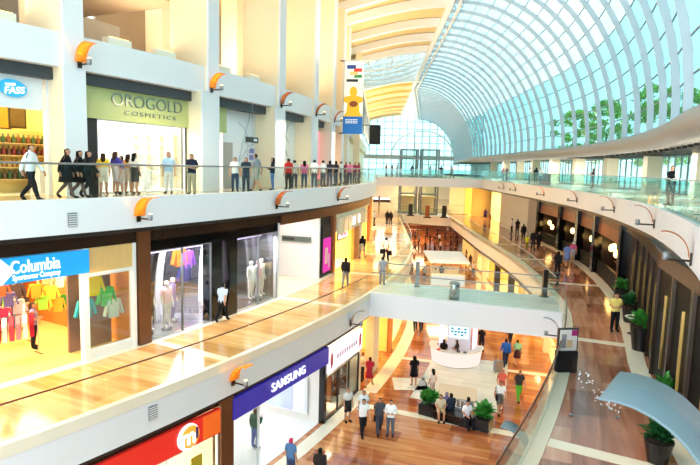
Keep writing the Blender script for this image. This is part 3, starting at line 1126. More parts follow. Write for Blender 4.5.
# phone shop, indigo
s = sign_root('shop_sign', RA + .03, -33.1, 2.66, 'deep blue phone shop sign with glowing white capitals, below the walkway edge')
m = MB()
m.box(-3.5, 3.45, -.06, .1, 0, .8)
m.local('sign_panel', M['indigo'], s)
lettering(s, 'SAMSUNG', .5, M['letter'], (.05, -.1, .4), UP, .02, .004, 1.05, 0, 2.5)
# red shop with round logo
s = sign_root('shop_sign', RA + .03, -41.4, 2.52, 'red shop sign with a round orange and white logo, at the lower left edge')
MB().box(-3.5, 3.7, -.06, .1, 0, .86).local('sign_panel', M['red'], s)
MB().box(2.9, 3.66, -.08, -.06, .04, .84).local('sign_panel', plain('orange_corner', '#e8641e', .4, .1, 2, emit=.2), s)
MB().lathe([(.44, 0), (.44, .05)], (0, 0, 0), 28).local('logo', M['letter'], s, False, (2.25, -.07, .42), UP)
MB().lathe([(.37, 0), (.37, .03)], (0, 0, 0), 28).local('logo', plain('logo_orange', '#f0a43a', .4, .05, 2, emit=.3), s, False, (2.3, -.12, .42), UP)
lettering(s, 'm', .8, M['letter'], (2.2, -.17, .44), UP, .02, .012)
lettering(s, '1', .5, plain('logo_navy', '#3a2a6a', .4, .05, 2), (2.55, -.17, .46), UP, .02, .012)
# pale pink lightbox sign
s = sign_root('shop_sign', RA + .03, -27.1, 2.45, 'pale pink lightbox shop sign on the ground floor, under the footbridge corner')
MB().box(-2.2, 2.15, -.06, .1, -.35, .75).local('sign_panel', M['pinkbox'], s)
m = MB()
for i in range(9):
    m.box(-1.2 + i * .3, -1.03 + i * .3, -.08, -.06, .1, .34)
m.local('pattern_band', plain('faint_lilac', '#d8bcd0', .5, .05, 2), s)
m = MB()
for x in (-1.9, 1.75):
    m.prism([(x, -.2), (x + .22, 0), (x + .22, .45), (x + .05, .6), (x - .08, .3)], -.08, -.06)
m.local('pattern_mark', plain('coral_mark', '#d05a5a', .5, .05, 2), s)
# olive cosmetics sign
s = sign_root('shop_sign', RC + .02, -33.6, 13.4, 'olive green cosmetics shop sign with tall silver capitals, between the two nearest columns')
MB().box(-3.95, 3.5, -.05, .1, 0, 1.33).local('sign_panel', M['olive'], s)
lettering(s, 'OROGOLD', .72, M['silver'], (-.3, -.08, .82), UP, .02, -.008, 1.0, 0, 3.9)
lettering(s, 'COSMETICS', .26, M['silver'], (-.2, -.08, .34), UP, .01, 0, 1.3, 0, 2.9)
# oval food shop sign
s = sign_root('shop_sign', RC + .03, -40.66, 14.16, 'blue oval shop sign with white lettering at the upper left')
MB().lathe([(.42, 0), (.42, .05)], (0, 0, 0), 36, 0, 0, 2 * PI, 1.15, .7).local('sign_panel', plain('oval_blue', '#2f9cc8', .4, .05, 2, emit=.3), s, False, (0, 0, 0), (PI / 2, .1, 0))
lettering(s, 'vom', .2, M['letter'], (-.1, -.08, .13), (PI / 2, -.1, 0), .02, .0)
lettering(s, 'FASS', .32, M['letter'], (.02, -.08, -.08), (PI / 2, -.1, 0), .02, .004, 1.0, .2, .7)
# cream band with large white letters, middle storey far left
s = sign_root('shop_sign', RB + .05, -13.2, 7.45, 'cream glazed shop band with large white letters, above the orange timber portal')
MB().box(-5.3, 4.2, -.08, .1, 0, 1.05).local('sign_panel', plain('cream_glazed_band', '#e6dcc4', .3, .05, 1), s)
for x in (-4, -2.6, -1.2, .2, 1.6, 3):
    MB().box(x - .04, x + .04, -.1, -.08, .02, 1.03).local('mullion', M['wood'], s)
lettering(s, 'H', .8, M['letter'], (-.9, -.12, .52), UP, .03, .02, 1.0, 0, .7)
lettering(s, 'E', .8, M['letter'], (.9, -.12, .52), UP, .03, .02, 1.0, 0, .6)
# little dark direction plate on the white wall
_l = W(68.95, -21.78, 7.2)
s = empty('direction_sign', _l, rz=tang(-21.78) - PI / 2)
tag(s,  'small dark direction plate on the white set back wall of the middle storey', 'sign')
MB().box(-.95, .95, -.1, -.03, 0, .32).local('sign_panel', plain('plate_green_grey', '#5d6a66', .4, .1, 2), s)
MB().box(-.85, -.1, -.12, -.1, .1, .22).local('sign_band', M['dark'], s)
# direction sign hanging on the top storey
s = sign_root('direction_sign', 68.4, -26.8, 12.9, 'small black hanging direction plate near the pale column of the top walkway')
MB().box(-.55, .55, -.05, .05, 0, .28).local('sign_panel', M['dark'], s)
MB().box(.1, .4, -.07, -.05, .08, .2).local('sign_band', M['white'], s)
MB().tube([(0, 0, .28), (0, 0, 2.1)], .015, 6).local('hanger', M['grey'], s)
# magenta poster
s = sign_root('poster', 70.42, -20.55, Z2 + .2, 'magenta lit poster panel beside the copper post on the middle storey')
MB().box(-.75, .75, -.06, 0, 0, 3.0).local('poster_frame', M['blackmatt'], s)
MB().box(-.6, .7, -.09, -.06, .1, 2.2).local('poster_sheet', M['magenta'], s)
m = MB()
m.box(-.35, .15, -.1, -.09, .6, 1.6)
m.box(.25, .5, -.1, -.09, .3, 1.2)
m.local('poster_print', plain('poster_pink', '#f3c3dc', .5, .1, 4), s)
s = sign_root('display_screen', 70.35, -16.6, 7.0, 'small pink and white screen hanging in the yellow shop beyond the copper post')
MB().box(-1.2, 1.2, -.08, 0, -.1, 1.0).local('screen_frame', M['brown'], s)
MB().box(-1.1, 1.1, -.1, -.08, 0, .9).local('screen', M['pinkbox'], s)
m = MB()
m.box(-.6, -.1, -.12, -.1, .2, .75)
m.box(.2, .7, -.12, -.1, .15, .55)
m.local('screen_print', plain('screen_rose', '#dc8fb4', .5, .1, 4), s)
# small lilac notice on the hoarding
s = sign_root('notice', RC - .36, -24.15, 11.9, 'small white notice with lilac text lines on the white hoarding of the top walkway')
MB().box(-.35, .35, -.05, 0, 0, .85).local('sheet', M['white'], s)
MB().box(-.27, .27, -.06, -.05, .5, .75).box(-.27, .27, -.06, -.05, .12, .4).local('print', plain('lilac_print', '#8d86c4', .6, .05, 5), s)


# hanging blade banner, faces along the walkway
def banner(r0, r1, u, z0, z1, label):
    w = r1 - r0
    loc, rz = frame((r0 + r1) / 2, u, z0)
    root = empty('hanging_banner', loc, label, 'banner', None, rz)
    return root, w, z1 - z0


s, w, h = banner(68.45, 70.0, -7.2, 14.4, 20.2, 'tall hanging banner, white with a yellow figure and a blue foot, on the left columns')
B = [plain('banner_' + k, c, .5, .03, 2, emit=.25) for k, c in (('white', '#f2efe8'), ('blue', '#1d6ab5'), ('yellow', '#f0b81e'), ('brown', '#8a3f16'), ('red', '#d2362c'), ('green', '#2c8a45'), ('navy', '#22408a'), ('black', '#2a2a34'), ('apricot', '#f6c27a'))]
# local X is along +u; the face looks towards -X; across the face is local Y (+Y = towards the wall)
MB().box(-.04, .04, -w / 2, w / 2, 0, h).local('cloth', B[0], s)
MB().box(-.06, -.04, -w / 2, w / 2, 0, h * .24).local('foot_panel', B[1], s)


def face_poly(pts, x=-.07, mi=0):
    m = MB()
    n = len(pts)
    vs = [(x, -p * w, q * h) for p, q in pts] + [(x + .02, -p * w, q * h) for p, q in pts]
    m.add(vs, [tuple(range(n)), tuple(range(2 * n - 1, n - 1, -1))] + [(i, i + n, (i + 1) % n + n, (i + 1) % n) for i in range(n)])
    return m


def circ(cx, cz, rx, rz, n=16):
    return [(cx + rx * cos(2 * PI * i / n), cz + rz * sin(2 * PI * i / n)) for i in range(n)]


face_poly([(-.5, .24), (.5, .24), (.34, .3), (.3, .42), (.5, .44), (.5, .5), (.2, .52), (-.2, .52), (-.5, .5), (-.5, .44), (-.3, .42), (-.34, .3)]).local('figure', B[2], s)
face_poly(circ(0, .575, .2, .07), -.075).local('figure', B[2], s)
face_poly(circ(.02, .41, .22, .04), -.085).local('figure_bowl', B[3], s)
for k, (x0, x1, z0, z1) in enumerate(((-.36, .1, .885, .935), (0, .42, .845, .89), (-.2, .2, .80, .845), (.02, .42, .765, .805), (-.38, .22, .71, .745))):
    face_poly([(x0, z0), (x1, z0), (x1, z1), (x0, z1)]).local('letter_block', [B[6], B[4], B[8], B[5], B[7]][k], s)
m = MB()
for k in range(3):
    for j in range(5):
        x0 = -.38 + j * .13
        q = face_poly([(x0, .19 - k * .022), (x0 + .1, .19 - k * .022), (x0 + .1, .202 - k * .022), (x0, .202 - k * .022)], -.08)
        m.add(q.v, q.f)
m.local('small_print', B[0], s)
m = MB()
m.tube([(0, w / 2 + .35, h - .05), (0, -w / 2, h - .05)], .05, 6)
m.tube([(0, w / 2 + .35, .05), (0, -w / 2, .05)], .05, 6)
m.tube([(0, w / 2, 0), (0, w / 2, h)], .03, 6)
m.local('bracket', M['dark'], s)
s, w, h = banner(70.0, 71.3, 14, 14.4, 16.6, 'small black hanging banner to the right of the tall banner')
MB().box(-.05, .05, -w / 2, w / 2, 0, h).local('cloth', M['blackmatt'], s)
MB().tube([(0, w / 2 + 1.2, h), (0, -w / 2, h)], .05, 6).local('bracket', M['dark'], s)


# ================================================================== PLANTS
def leaves(mb, c, n, spread, hgt, size, mi=0, seed=0, droop=.5):
    rnd = random.Random(seed)
    for i in range(n):
        a = rnd.uniform(0, 2 * PI)
        e = rnd.uniform(.15, 1.35)
        d = Vector((cos(a) * cos(e), sin(a) * cos(e), sin(e)))
        base = Vector(c) + Vector((rnd.uniform(-.3, .3) * spread, rnd.uniform(-.3, .3) * spread, rnd.uniform(0, .55) * hgt))
        L = size * rnd.uniform(.7, 1.2)
        side = d.cross(Vector((0, 0, 1))).normalized() * L * .2
        p1 = base + d * L * .5
        p2 = base + d * L + Vector((0, 0, -droop * L * .35))
        mb.add([base, p1 + side, p2, p1 - side + Vector((0, 0, .01))], [(0, 1, 2), (0, 2, 3)], mi)


def potted(x, y, z, label, r=.3, h=.6, square=False, ph=.7, n=90, mat='leaf', seed=1, name='potted_plant'):
    root = empty(name, (x, y, z), label, 'plant', None)
    m = MB()
    if square:
        m.box(-r, r, -r, r, 0, h)
    else:
        m.lathe([(r * .7, 0), (r, h * .9), (r * 1.05, h), (r * .9, h), (r * .88, h - .05), (.01, h - .05)], (0, 0, 0), 18)
    m.local('pot', M['pot'], root)
    MB().lathe([(r * .85, 0), (.01, .03)], (0, 0, h - .04), 12).local('soil', M['soil'], root)
    m = MB()
    leaves(m, (0, 0, h), n, r * 1.3, ph * .7, ph * .6, 0, seed)
    m.local('foliage', M[mat], root)
    m = MB()
    for k in range(5):
        a = k * 1.3
        m.tube([(0, 0, h - .03), (r * .25 * cos(a), r * .25 * sin(a), h + ph * .5)], .012, 5)
    m.local('stem', M['trunk'], root)
    return root


p = (7.46, 12.86)
potted(p[0], p[1], Z2, 'bushy plant in a black pot at the bottom edge, below the blue grey fin', .32, .55, False, .7, 110, 'leafdark', 3)
p = (11.41, 21.51)
potted(p[0], p[1], Z2, 'leafy plant in a tall black pot right of the guard in yellow', .42, .95, False, .8, 120, 'leaf', 4)
p = (13.04, 25.68)
potted(p[0], p[1], Z2, 'leafy plant behind the guard, by the first white cafe table', .4, .8, False, .8, 110, 'leafdark', 5)
p = (14.54, 29.75)
potted(p[0], p[1], Z2, 'farther leafy plant against the dark shopfront, behind the guard', .4, .7, False, .8, 110, 'leaf', 6)
p = (9.47, 16.24)
potted(p[0], p[1], Z2, 'leafy plant half hidden behind the blue grey fin', .3, .5, False, .6, 90, 'leaf', 9)

# white round cafe tables
for (p, lab) in (((12.21, 23.71), 'small round white cafe table beside the guard, nearer one'), ((13.33, 25.88), 'small round white cafe table beside the guard, farther one')):
    root = empty('cafe_table', (p[0], p[1], Z2), lab, 'table', 'white cafe tables')
    MB().lathe([(.001, .72), (.36, .72), (.37, .74), (.36, .76), (.001, .76)], (0, 0, 0), 24).local('table_top', M['white'], root)
    MB().tube([(0, 0, .02), (0, 0, .72)], .035, 8).local('leg', M['dark'], root)
    MB().lathe([(.24, 0), (.22, .03), (.03, .04)], (0, 0, 0), 18).local('base', M['dark'], root)

# black bench with two planters on the ground floor
p = (4.95, 26.40)
bz = tang(-26.4) - PI / 2
bx, by = p


def at(lx, ly):
    c, s_ = cos(bz - rad(10)), sin(bz - rad(10))
    return bx + lx * c - ly * s_, by + lx * s_ + ly * c


root = empty('bench', (at(.35, 0)[0], at(.35, 0)[1], Z1), 'low black public bench between two leafy planters on the ground floor', 'bench', None, bz - rad(10))
MB().box(-.95, .95, -.3, .3, 0, .4).local('base', M['black'], root)
MB().box(-.97, .97, -.32, .32, .4, .45).local('seat', M['dark'], root)
m = MB()
for k in range(5):
    m.box(-.5 + k * .22, -.34 + k * .22, .4, .44, .55, .95)
m.box(-.7, .7, .36, .46, 0, .6)
m.local('screen_panel', M['steel'], root)
for lx, lab, sd in ((-1.05, 'leafy green bush in a black planter at the left end of the low black bench', 21), (1.75, 'leafy green bush in a black planter at the right end of the low black bench', 22)):
    q = at(lx, .15)
    r_ = potted(q[0], q[1], Z1, lab, .38, .55, True, .95, 170, 'leaf', sd, 'planter')
    r_.rotation_euler = (0, 0, bz - rad(10))

# ================================================================== KIOSK on the ground floor
p = (6.95, 33.04)
p = (p[0] - .05, p[1] + 1.9)
kz = tang(-20) - PI / 2
structure('floor', MB().rbox(76.9, 81.6, -24.6, -17.0, Z1 + .006, Z1 + .012), M['st_pale'])
root = empty('kiosk', (p[0], p[1], Z1), 'round white glowing sales kiosk with a cyan screen tower on the ground floor', 'kiosk', None, kz)
A_, B_ = rad(165), rad(375)
MB().lathe([(1.3, .05), (1.5, .08), (1.62, .95), (1.62, 1.0)], (0, 0, 0), 36, 0, A_, B_).local('counter_front', M['lightbox'], root, True)
MB().lathe([(1.2, 1.0), (1.68, 1.0), (1.7, 1.04), (1.68, 1.08), (1.2, 1.08), (1.2, 1.0)], (0, 0, 0), 36, 0, A_, B_).local('counter_top', M['white'], root)
MB().lathe([(1.32, 0), (1.42, .0), (1.42, .08), (1.32, .08), (1.32, 0)], (0, 0, 0), 36, 0, A_, B_).local('plinth', M['steel'], root)
MB().box(-.75, .75, 1.3, 1.75, 0, 2.6).local('tower', M['white'], root)
t = MB().box(-.6, .6, 1.26, 1.3, 1.15, 2.2).local('screen', M['screen'], root)
m = MB()
for k in range(4):
    for j in range(5):
        if (k * 3 + j * 2) % 4:
            m.box(-.5 + j * .21, -.34 + j * .21, -.01, .0, 1.3 + k * .2, 1.42 + k * .2)
m.local('screen_print', plain('teal_print', '#2b8fa6', .5, .1, 4), t, False, (0, 1.26, 0))
for sx in (-1, 1):
    MB().box(sx * 1.05 - .12, sx * 1.05 + .12, .6, 1.7, 0, 2.5).local('side_panel', plain('lilac_panel', '#e6ddf4', .4, .05, 2, emit=.5), root)
m = MB()
m.lathe([(1.3, 2.6), (1.5, 2.62), (1.5, 2.85), (1.3, 2.87)], (0, .6, 0), 30)
m.local('canopy_ring', M['white'], root)
for sx in (-.9, .3, .7):
    MB().box(sx - .1, sx + .1, -1.5, -1.3, 1.08, 1.13).local('counter_display', M['dark' if sx > 0 else 'red'], root)
light_area((p[0], p[1] + .3, 3.0), 1.6, 50, '#ffffff')
# glowing low panel in front of the kiosk
q = (5.88, 28.84)
root = empty('lightbox_panel', (q[0], q[1], Z1), 'low glowing cream panel standing between the kiosk and the black bench', 'light panel', None, kz)
MB().box(-1.0, 1.0, -.06, .06, .1, .75).local('panel', M['creambox'], root)
MB().box(-1.05, 1.05, -.1, .1, 0, .1).local('base', M['steel'], root)

# pale square mat with printed lines where the woman in black stands
p = (3.61, 30.90)
tag(MB().box(p[0] - .95, p[0] + .95, p[1] - .9, p[1] + .9, Z1, Z1 + .012).make('floor_mat', M['st_pale']), 'pale square floor mat under the woman in a black dress', 'mat')

# ================================================================== posts, bins, stands on the bridges
p = (3.94, 32.21)
root = empty('bollard_post', (p[0], p[1], Z2 + .02), 'grey metal post standing on the white footbridge, left of the steel bin', 'post', 'posts on the footbridge')
MB().box(-.11, .11, -.08, .08, .03, 1.45).local('shaft', M['grey'], root)
MB().box(-.16, .16, -.13, .13, 0, .03).local('base', M['dark'], root)
p = (10.68, 30.47)
root = empty('bollard_post', (p[0], p[1], Z2 + .02), 'dark post with a round foot at the right end of the white footbridge', 'post', 'posts on the footbridge')
MB().box(-.12, .12, -.1, .1, .05, 1.5).local('shaft', M['dark'], root)
MB().lathe([(.24, 0), (.22, .05), (.1, .06)], (0, 0, 0), 18).local('base', M['dark'], root)
p = (5.55, 29.30)
root = empty('litter_bin', (p[0], p[1], Z2 + .02), 'round brushed steel litter bin on the white footbridge', 'bin')
MB().lathe([(.27, 0), (.27, .8), (.25, .84)], (0, 0, 0), 24).local('body', M['steel'], root, True)
MB().lathe([(.28, 0), (.28, .06), (.2, .1), (.19, .06)], (0, 0, .82), 24).local('lid', M['grey'], root)
# poster stand
p = (7.49, 18.83)
root = empty('poster_stand', (p[0], p[1], Z2), 'black poster stand with a magenta corner beside the reddish handrail', 'sign stand', None, rad(8))
MB().box(-.36, .36, -.12, .12, 0, .75).local('base', M['blackmatt'], root)
MB().box(-.36, .36, -.05, .05, .75, 1.55).local('frame', M['dark'], root)
b = MB().box(-.31, .31, -.075, -.05, .78, 1.5).local('poster', plain('poster_white', '#e9e3dc', .5, .05, 3), root)
MB().box(.1, .31, -.085, -.075, 1.3, 1.5).local('corner_patch', plain('poster_magenta', '#b02f78', .5, .05, 3), b)
MB().box(-.05, .15, -.085, -.075, .9, 1.15).local('picture', plain('poster_sand', '#d9b78c', .5, .2, 6), b)
MB().box(-.25, -.08, -.085, -.075, .88, 1.35).local('picture', plain('poster_grey', '#9a9298', .5, .2, 6), b)
# added panel whose white specks stand for skylight reflections on the rose floor
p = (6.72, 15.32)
root = empty('reflection_panel', (p[0], p[1], Z2), 'floor reflections put into a standing panel with white specks, by the blue grey fin', 'panel', None, rad(-4))
MB().box(-.42, .95, -.012, .012, .03, 1.75).local('sheet', glass('reflection_sheet', '#fafafc', .02, .1), root)
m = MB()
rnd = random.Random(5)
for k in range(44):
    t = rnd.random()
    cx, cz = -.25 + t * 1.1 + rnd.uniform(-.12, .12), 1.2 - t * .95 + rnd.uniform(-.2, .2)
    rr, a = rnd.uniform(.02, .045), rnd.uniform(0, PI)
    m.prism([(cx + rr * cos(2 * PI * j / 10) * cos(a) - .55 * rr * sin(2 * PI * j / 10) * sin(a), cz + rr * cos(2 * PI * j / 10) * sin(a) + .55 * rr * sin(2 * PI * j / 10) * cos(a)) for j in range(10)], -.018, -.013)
m.local('reflection_specks', plain('reflection_white', '#f4f6f8', .5, .02, 3), root)
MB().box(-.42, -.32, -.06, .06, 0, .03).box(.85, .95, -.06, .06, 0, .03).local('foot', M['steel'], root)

# vents in the white slab edges
for r, u, z, lab in ((74.39, -40.6, 4.35, 'grey vent grille in the white edge of the left middle walkway'), (71.01, -40.9, 9.9, 'grey vent grille in the white edge of the left top walkway')):
    s = sign_root('vent_grille', r, u, z, lab, 'vent')
    MB().box(-.15, .15, -.02, .0, -.22, .22).local('backing', M['grey'], s)
    m = MB()
    for k in range(6):
        m.box(-.14, .14, -.03, -.02, -.2 + k * .07, -.17 + k * .07)
    m.local('slats', M['white'], s)
# floodlight boxes on the white band
for u, lab in ((-41.3, 'pale floodlight box on the white band above the blue oval sign'), (-36.0, 'pale floodlight box on the white band above the left end of the olive sign'), (-33.2, 'pale floodlight box on the white band above the right end of the olive sign'), (-28.6, 'pale floodlight box on the white band above the white hoarding, left one'), (-25.3, 'pale floodlight box on the white band above the white hoarding, right one')):
    s = sign_root('floodlight', 67.6, u, 16.26, lab, 'floodlight')
    MB().box(-.55, .55, -.18, .18, .04, .3).local('housing', M['cream'], s)
    MB().box(-.45, .45, -.14, .14, .3, .32).local('lens', M['lampwarm'], s)
    MB().box(-.4, -.3, -.1, .1, 0, .04).box(.3, .4, -.1, .1, 0, .04).local('bracket', M['grey'], s)
    light_area(W(67.0, u, 16.7), .8, 20, '#ffe6b4', (PI, 0, 0))

# ================================================================== lifts: glazed steel towers behind the far bridge
def lift(px_, py_, label, zt=14.6):
    root = empty('lift_shaft', (px_, py_, Z2), label, 'lift', 'glass lift towers')
    m = MB()
    for sx in (-1.2, 1.2):
        for sy in (-1.2, 1.2):
            m.box(sx - .12, sx + .12, sy - .12, sy + .12, 0, zt - Z2)
    for z in (0.1, 3.0, 4.4, 5.6, 8.2, zt - Z2 - .1):
        for sx in (-1.2, 1.2):
            m.box(sx - .1, sx + .1, -1.2, 1.2, z - .08, z + .08)
            m.box(-1.2, 1.2, sx - .1, sx + .1, z - .08, z + .08)
    m.local('frame', M['grey'], root)
    MB().box(-1.15, 1.15, -1.18, -1.14, 0, zt - Z2).box(-1.15, 1.15, 1.14, 1.18, 0, zt - Z2).local('glazing', M['g_clear'], root)
    MB().box(-1.0, 1.0, -1.0, 1.0, .1, .4).box(-1.0, 1.0, -1.0, 1.0, 2.5, 2.7).box(-1, 1, .9, 1, .4, 2.5).local('cabin', M['tanlight'], root)
    return root


p = (8.38, 84.24)
lift(p[0] + .2, p[1] + 2, 'glass lift tower with grey frame behind the far bridge, left one')
p = (11.16, 81.66)
lift(p[0] + .3, p[1] + 3, 'glass lift tower with grey frame behind the far bridge, right one')
for (p, lab) in (((8.46, 79.22), 'dark reception stand behind the bowed far bridge, leftmost'), ((10.51, 76.77), 'reddish brown stand behind the bowed far bridge, middle one'), ((12.93, 77.47), 'dark stand behind the bowed far bridge, rightmost')):
    root = empty('display_stand', (p[0], p[1] + 1, Z2 + .06), lab, 'stand')
    MB().box(-.5, .5, -.3, .3, 0, .15).local('base', M['dark'], root)
    MB().box(-.3, .3, -.15, .15, .15, 1.7).local('body', M['copper' if 'reddish' in lab else 'dark'], root)

# red litter box far right gallery
p = (27.89, 79.49)
loc = W(87.6, 4.2, Z3)
root = empty('litter_bin', loc, 'dark red square bin on the right top gallery, beside the glass wall piers', 'bin')
MB().box(-.4, .4, -.4, .4, .05, 1.1).local('body', plain('bin_red', '#7a3b34', .4, .1, 3), root)
MB().box(-.42, .42, -.42, .42, 1.1, 1.2).local('lid', M['grey'], root)

# food kiosk with white canopy in the far ground floor opening
p = (10.37, 60.30)
root = empty('food_kiosk', (p[0], p[1], Z1), 'food counter with a slanted white canopy roof in the far ground floor opening', 'kiosk', None, tang(0) - PI / 2)
MB().add([(-1.9, -2.2, 2.4), (2.2, -2.4, 2.4), (1.9, 2.2, 2.9), (-2.3, 2.2, 2.9), (-1.9, -2.2, 2.55), (2.2, -2.4, 2.55), (1.9, 2.2, 3.05), (-2.3, 2.2, 3.05)],
         [(0, 3, 2, 1), (4, 5, 6, 7), (0, 1, 5, 4), (1, 2, 6, 5), (2, 3, 7, 6), (3, 0, 4, 7)]).local('canopy', M['white'], root)
MB().box(-1.7, 1.8, -1.9, -1.3, 0, 1.1).local('counter', M['lightbox'], root)
MB().box(-1.75, 1.85, -2.0, -1.2, 1.1, 1.18).local('counter_top', M['cream'], root)
for sx in (-1.7, 1.7):
    for sy in (-1.8, 1.8):
        MB().tube([(sx, sy, 0), (sx, sy, 2.6)], .06, 8).local('post', M['steel'], root)
MB().box(-1.5, 1.5, .8, 1.4, 0, 1.6).local('back_counter', M['warmwall'], root)
# dark display rows further back
for k, (px1, lab) in enumerate((((14.45, 101.97), 'long dark counter row behind the white canopy kiosk, front row'), ((15.18, 110.14), 'long dark counter row behind the white canopy kiosk, back row'))):
    root = empty('market_counter', (px1[0], px1[1], Z1), lab, 'counter', None, tang(0) - PI / 2)
    MB().box(-3.5, 4, -.5, .5, 0, 1.0).local('body', M['copper'], root)
    MB().box(-3.6, 4.1, -.6, .6, 1.0, 1.1).local('counter_top', M['brown'], root)

# ================================================================== PEOPLE
SKIN = plain('skin', '#c89070', .55, .08, 12)
EYE = plain('eye_dark', '#1a1412', .3, .1, 10)
LIP = plain('lip', '#9a5048', .5, .1, 10)


def skeleton(pose):
    """joint positions (facing +Y), radii and region names of the limb segments"""
    J, E = {}, []

    def j(n, p, rx, ry=None):
        J[n] = (Vector(p), rx, ry or rx)

    def e(a, b, reg):
        E.append((a, b, reg))
    hz = .93
    lean = 0
    if pose == 'sit':
        hz = .52
    dz = hz - .93
    lean = .06 if pose in ('walk', 'sit') else 0
    j('pelvis', (0, 0, hz), .15, .12)
    j('belly', (0, .01 + lean * .3, 1.10 + dz), .135, .105)
    j('chest', (0, .0 + lean * .7, 1.29 + dz), .155, .11)
    j('neck', (0, -.005 + lean, 1.44 + dz), .055, .055)
    j('jaw', (0, .025 + lean, 1.53 + dz), .072, .082)
    j('brow', (0, .015 + lean, 1.61 + dz), .08, .098)
    j('crown', (0, .0 + lean, 1.68 + dz), .055, .065)
    e('pelvis', 'belly', 'hip')
    e('belly', 'chest', 'torso')
    e('chest', 'neck', 'torso')
    e('neck', 'jaw', 'head')
    e('jaw', 'brow', 'head')
    e('brow', 'crown', 'head')
    for s, k in ((-1, 'l'), (1, 'r')):
        sh = Vector((s * .175, lean * .8, 1.385 + dz))
        if pose == 'stand':
            el, wr, pa, fd = Vector((s * .225, -.02, 1.11)), Vector((s * .235, .06, .87)), Vector((s * .232, .085, .79)), Vector((0, .1, -1))
        elif pose == 'walk':
            f = -s
            el = Vector((s * .225, -.02 + f * .10 + lean * .5, 1.13))
            wr = Vector((s * .225, .05 + f * .22 + lean * .5, .93))
            pa = wr + Vector((-s * .005, .03, -.08))
            fd = Vector((0, .3, -1))
        elif pose == 'hold':
            el, wr = Vector((s * .235, -.04, 1.12)), Vector((s * .13, .2, 1.10))
            pa = Vector((s * .085, .255, 1.13))
            fd = Vector((-s * .6, .8, .1))
        elif pose == 'phone':
            if s > 0:
                el, wr = Vector((s * .235, .02, 1.12)), Vector((s * .16, .22, 1.25))
                pa, fd = Vector((s * .13, .26, 1.31)), Vector((-.3, .5, .8))
            else:
                el, wr, pa, fd = Vector((s * .225, -.02, 1.11)), Vector((s * .235, .06, .87)), Vector((s * .232, .085, .79)), Vector((0, .1, -1))
        elif pose == 'lean':
            el, wr = Vector((s * .24, .14, 1.16)), Vector((s * .17, .36, 1.14))
            pa, fd = Vector((s * .14, .43, 1.14)), Vector((-s * .2, 1, -.1))
        else:  # sit
            el, wr = Vector((s * .22, .09, 1.13 + dz)), Vector((s * .13, .30, 1.04 + dz))
            pa, fd = Vector((s * .10, .37, 1.035 + dz)), Vector((-s * .3, 1, -.25))
        if pose != 'sit' and False:
            pass
        j('sh' + k, sh, .062)
        j('el' + k, el, .043)
        j('wr' + k, wr, .03, .034)
        j('pa' + k, pa, .034, .022)
        e('chest', 'sh' + k, 'torso')
        e('sh' + k, 'el' + k, 'upperarm')
        e('el' + k, 'wr' + k, 'forearm')
        e('wr' + k, 'pa' + k, 'hand')
        fd = fd.normalized()
        sd = Vector((0, 1, 0)) if abs(fd.z) > .7 else Vector((0, 0, 1))
        sd = (sd - fd * sd.dot(fd)).normalized()
        inw = Vector((-s, 0, 0))
        for q, (off, L) in enumerate(((.026, .072), (.009, .083), (-.009, .077), (-.026, .06))):
            b_ = pa + sd * off + fd * .03
            j('f%d%s' % (q, k), b_ + fd * L * .45, .0095)
            j('g%d%s' % (q, k), b_ + fd * L * .85 + inw * .018, .008)
            e('pa' + k, 'f%d%s' % (q, k), 'hand')
            e('f%d%s' % (q, k), 'g%d%s' % (q, k), 'hand')
        j('t0' + k, wr * .45 + pa * .55 + sd * .034 + inw * .008, .0105)
        j('t1' + k, pa + sd * .05 + inw * .02 + fd * .03, .009)
        e('wr' + k, 't0' + k, 'hand')
        e('t0' + k, 't1' + k, 'hand')
        if pose == 'walk':
            if s > 0:
                kn, an, to = Vector((s * .1, .17, .50)), Vector((s * .1, .27, .10)), Vector((s * .11, .43, .055))
            else:
                kn, an, to = Vector((s * .095, -.03, .49)), Vector((s * .095, -.31, .17)), Vector((s * .1, -.19, .045))
        elif pose == 'sit':
            kn, an, to = Vector((s * .13, .43, .51)), Vector((s * .12, .41, .09)), Vector((s * .13, .57, .04))
        else:
            kn, an, to = Vector((s * .105, .02, .50)), Vector((s * .11, -.02, .09)), Vector((s * .13, .15, .04))
        j('hi' + k, (s * .09, .02 if pose != 'sit' else .08, hz - .07 if pose != 'sit' else hz - .01), .088)
        j('kn' + k, kn, .062)
        j('ca' + k, kn.lerp(an, .35) + Vector((0, -.015, 0)), .056)
        j('an' + k, an, .04)
        j('to' + k, to, .038, .032)
        e('pelvis', 'hi' + k, 'hip')
        e('hi' + k, 'kn' + k, 'thigh')
        e('kn' + k, 'ca' + k, 'shin')
        e('ca' + k, 'an' + k, 'shin')
        e('an' + k, 'to' + k, 'foot')
    return J, E


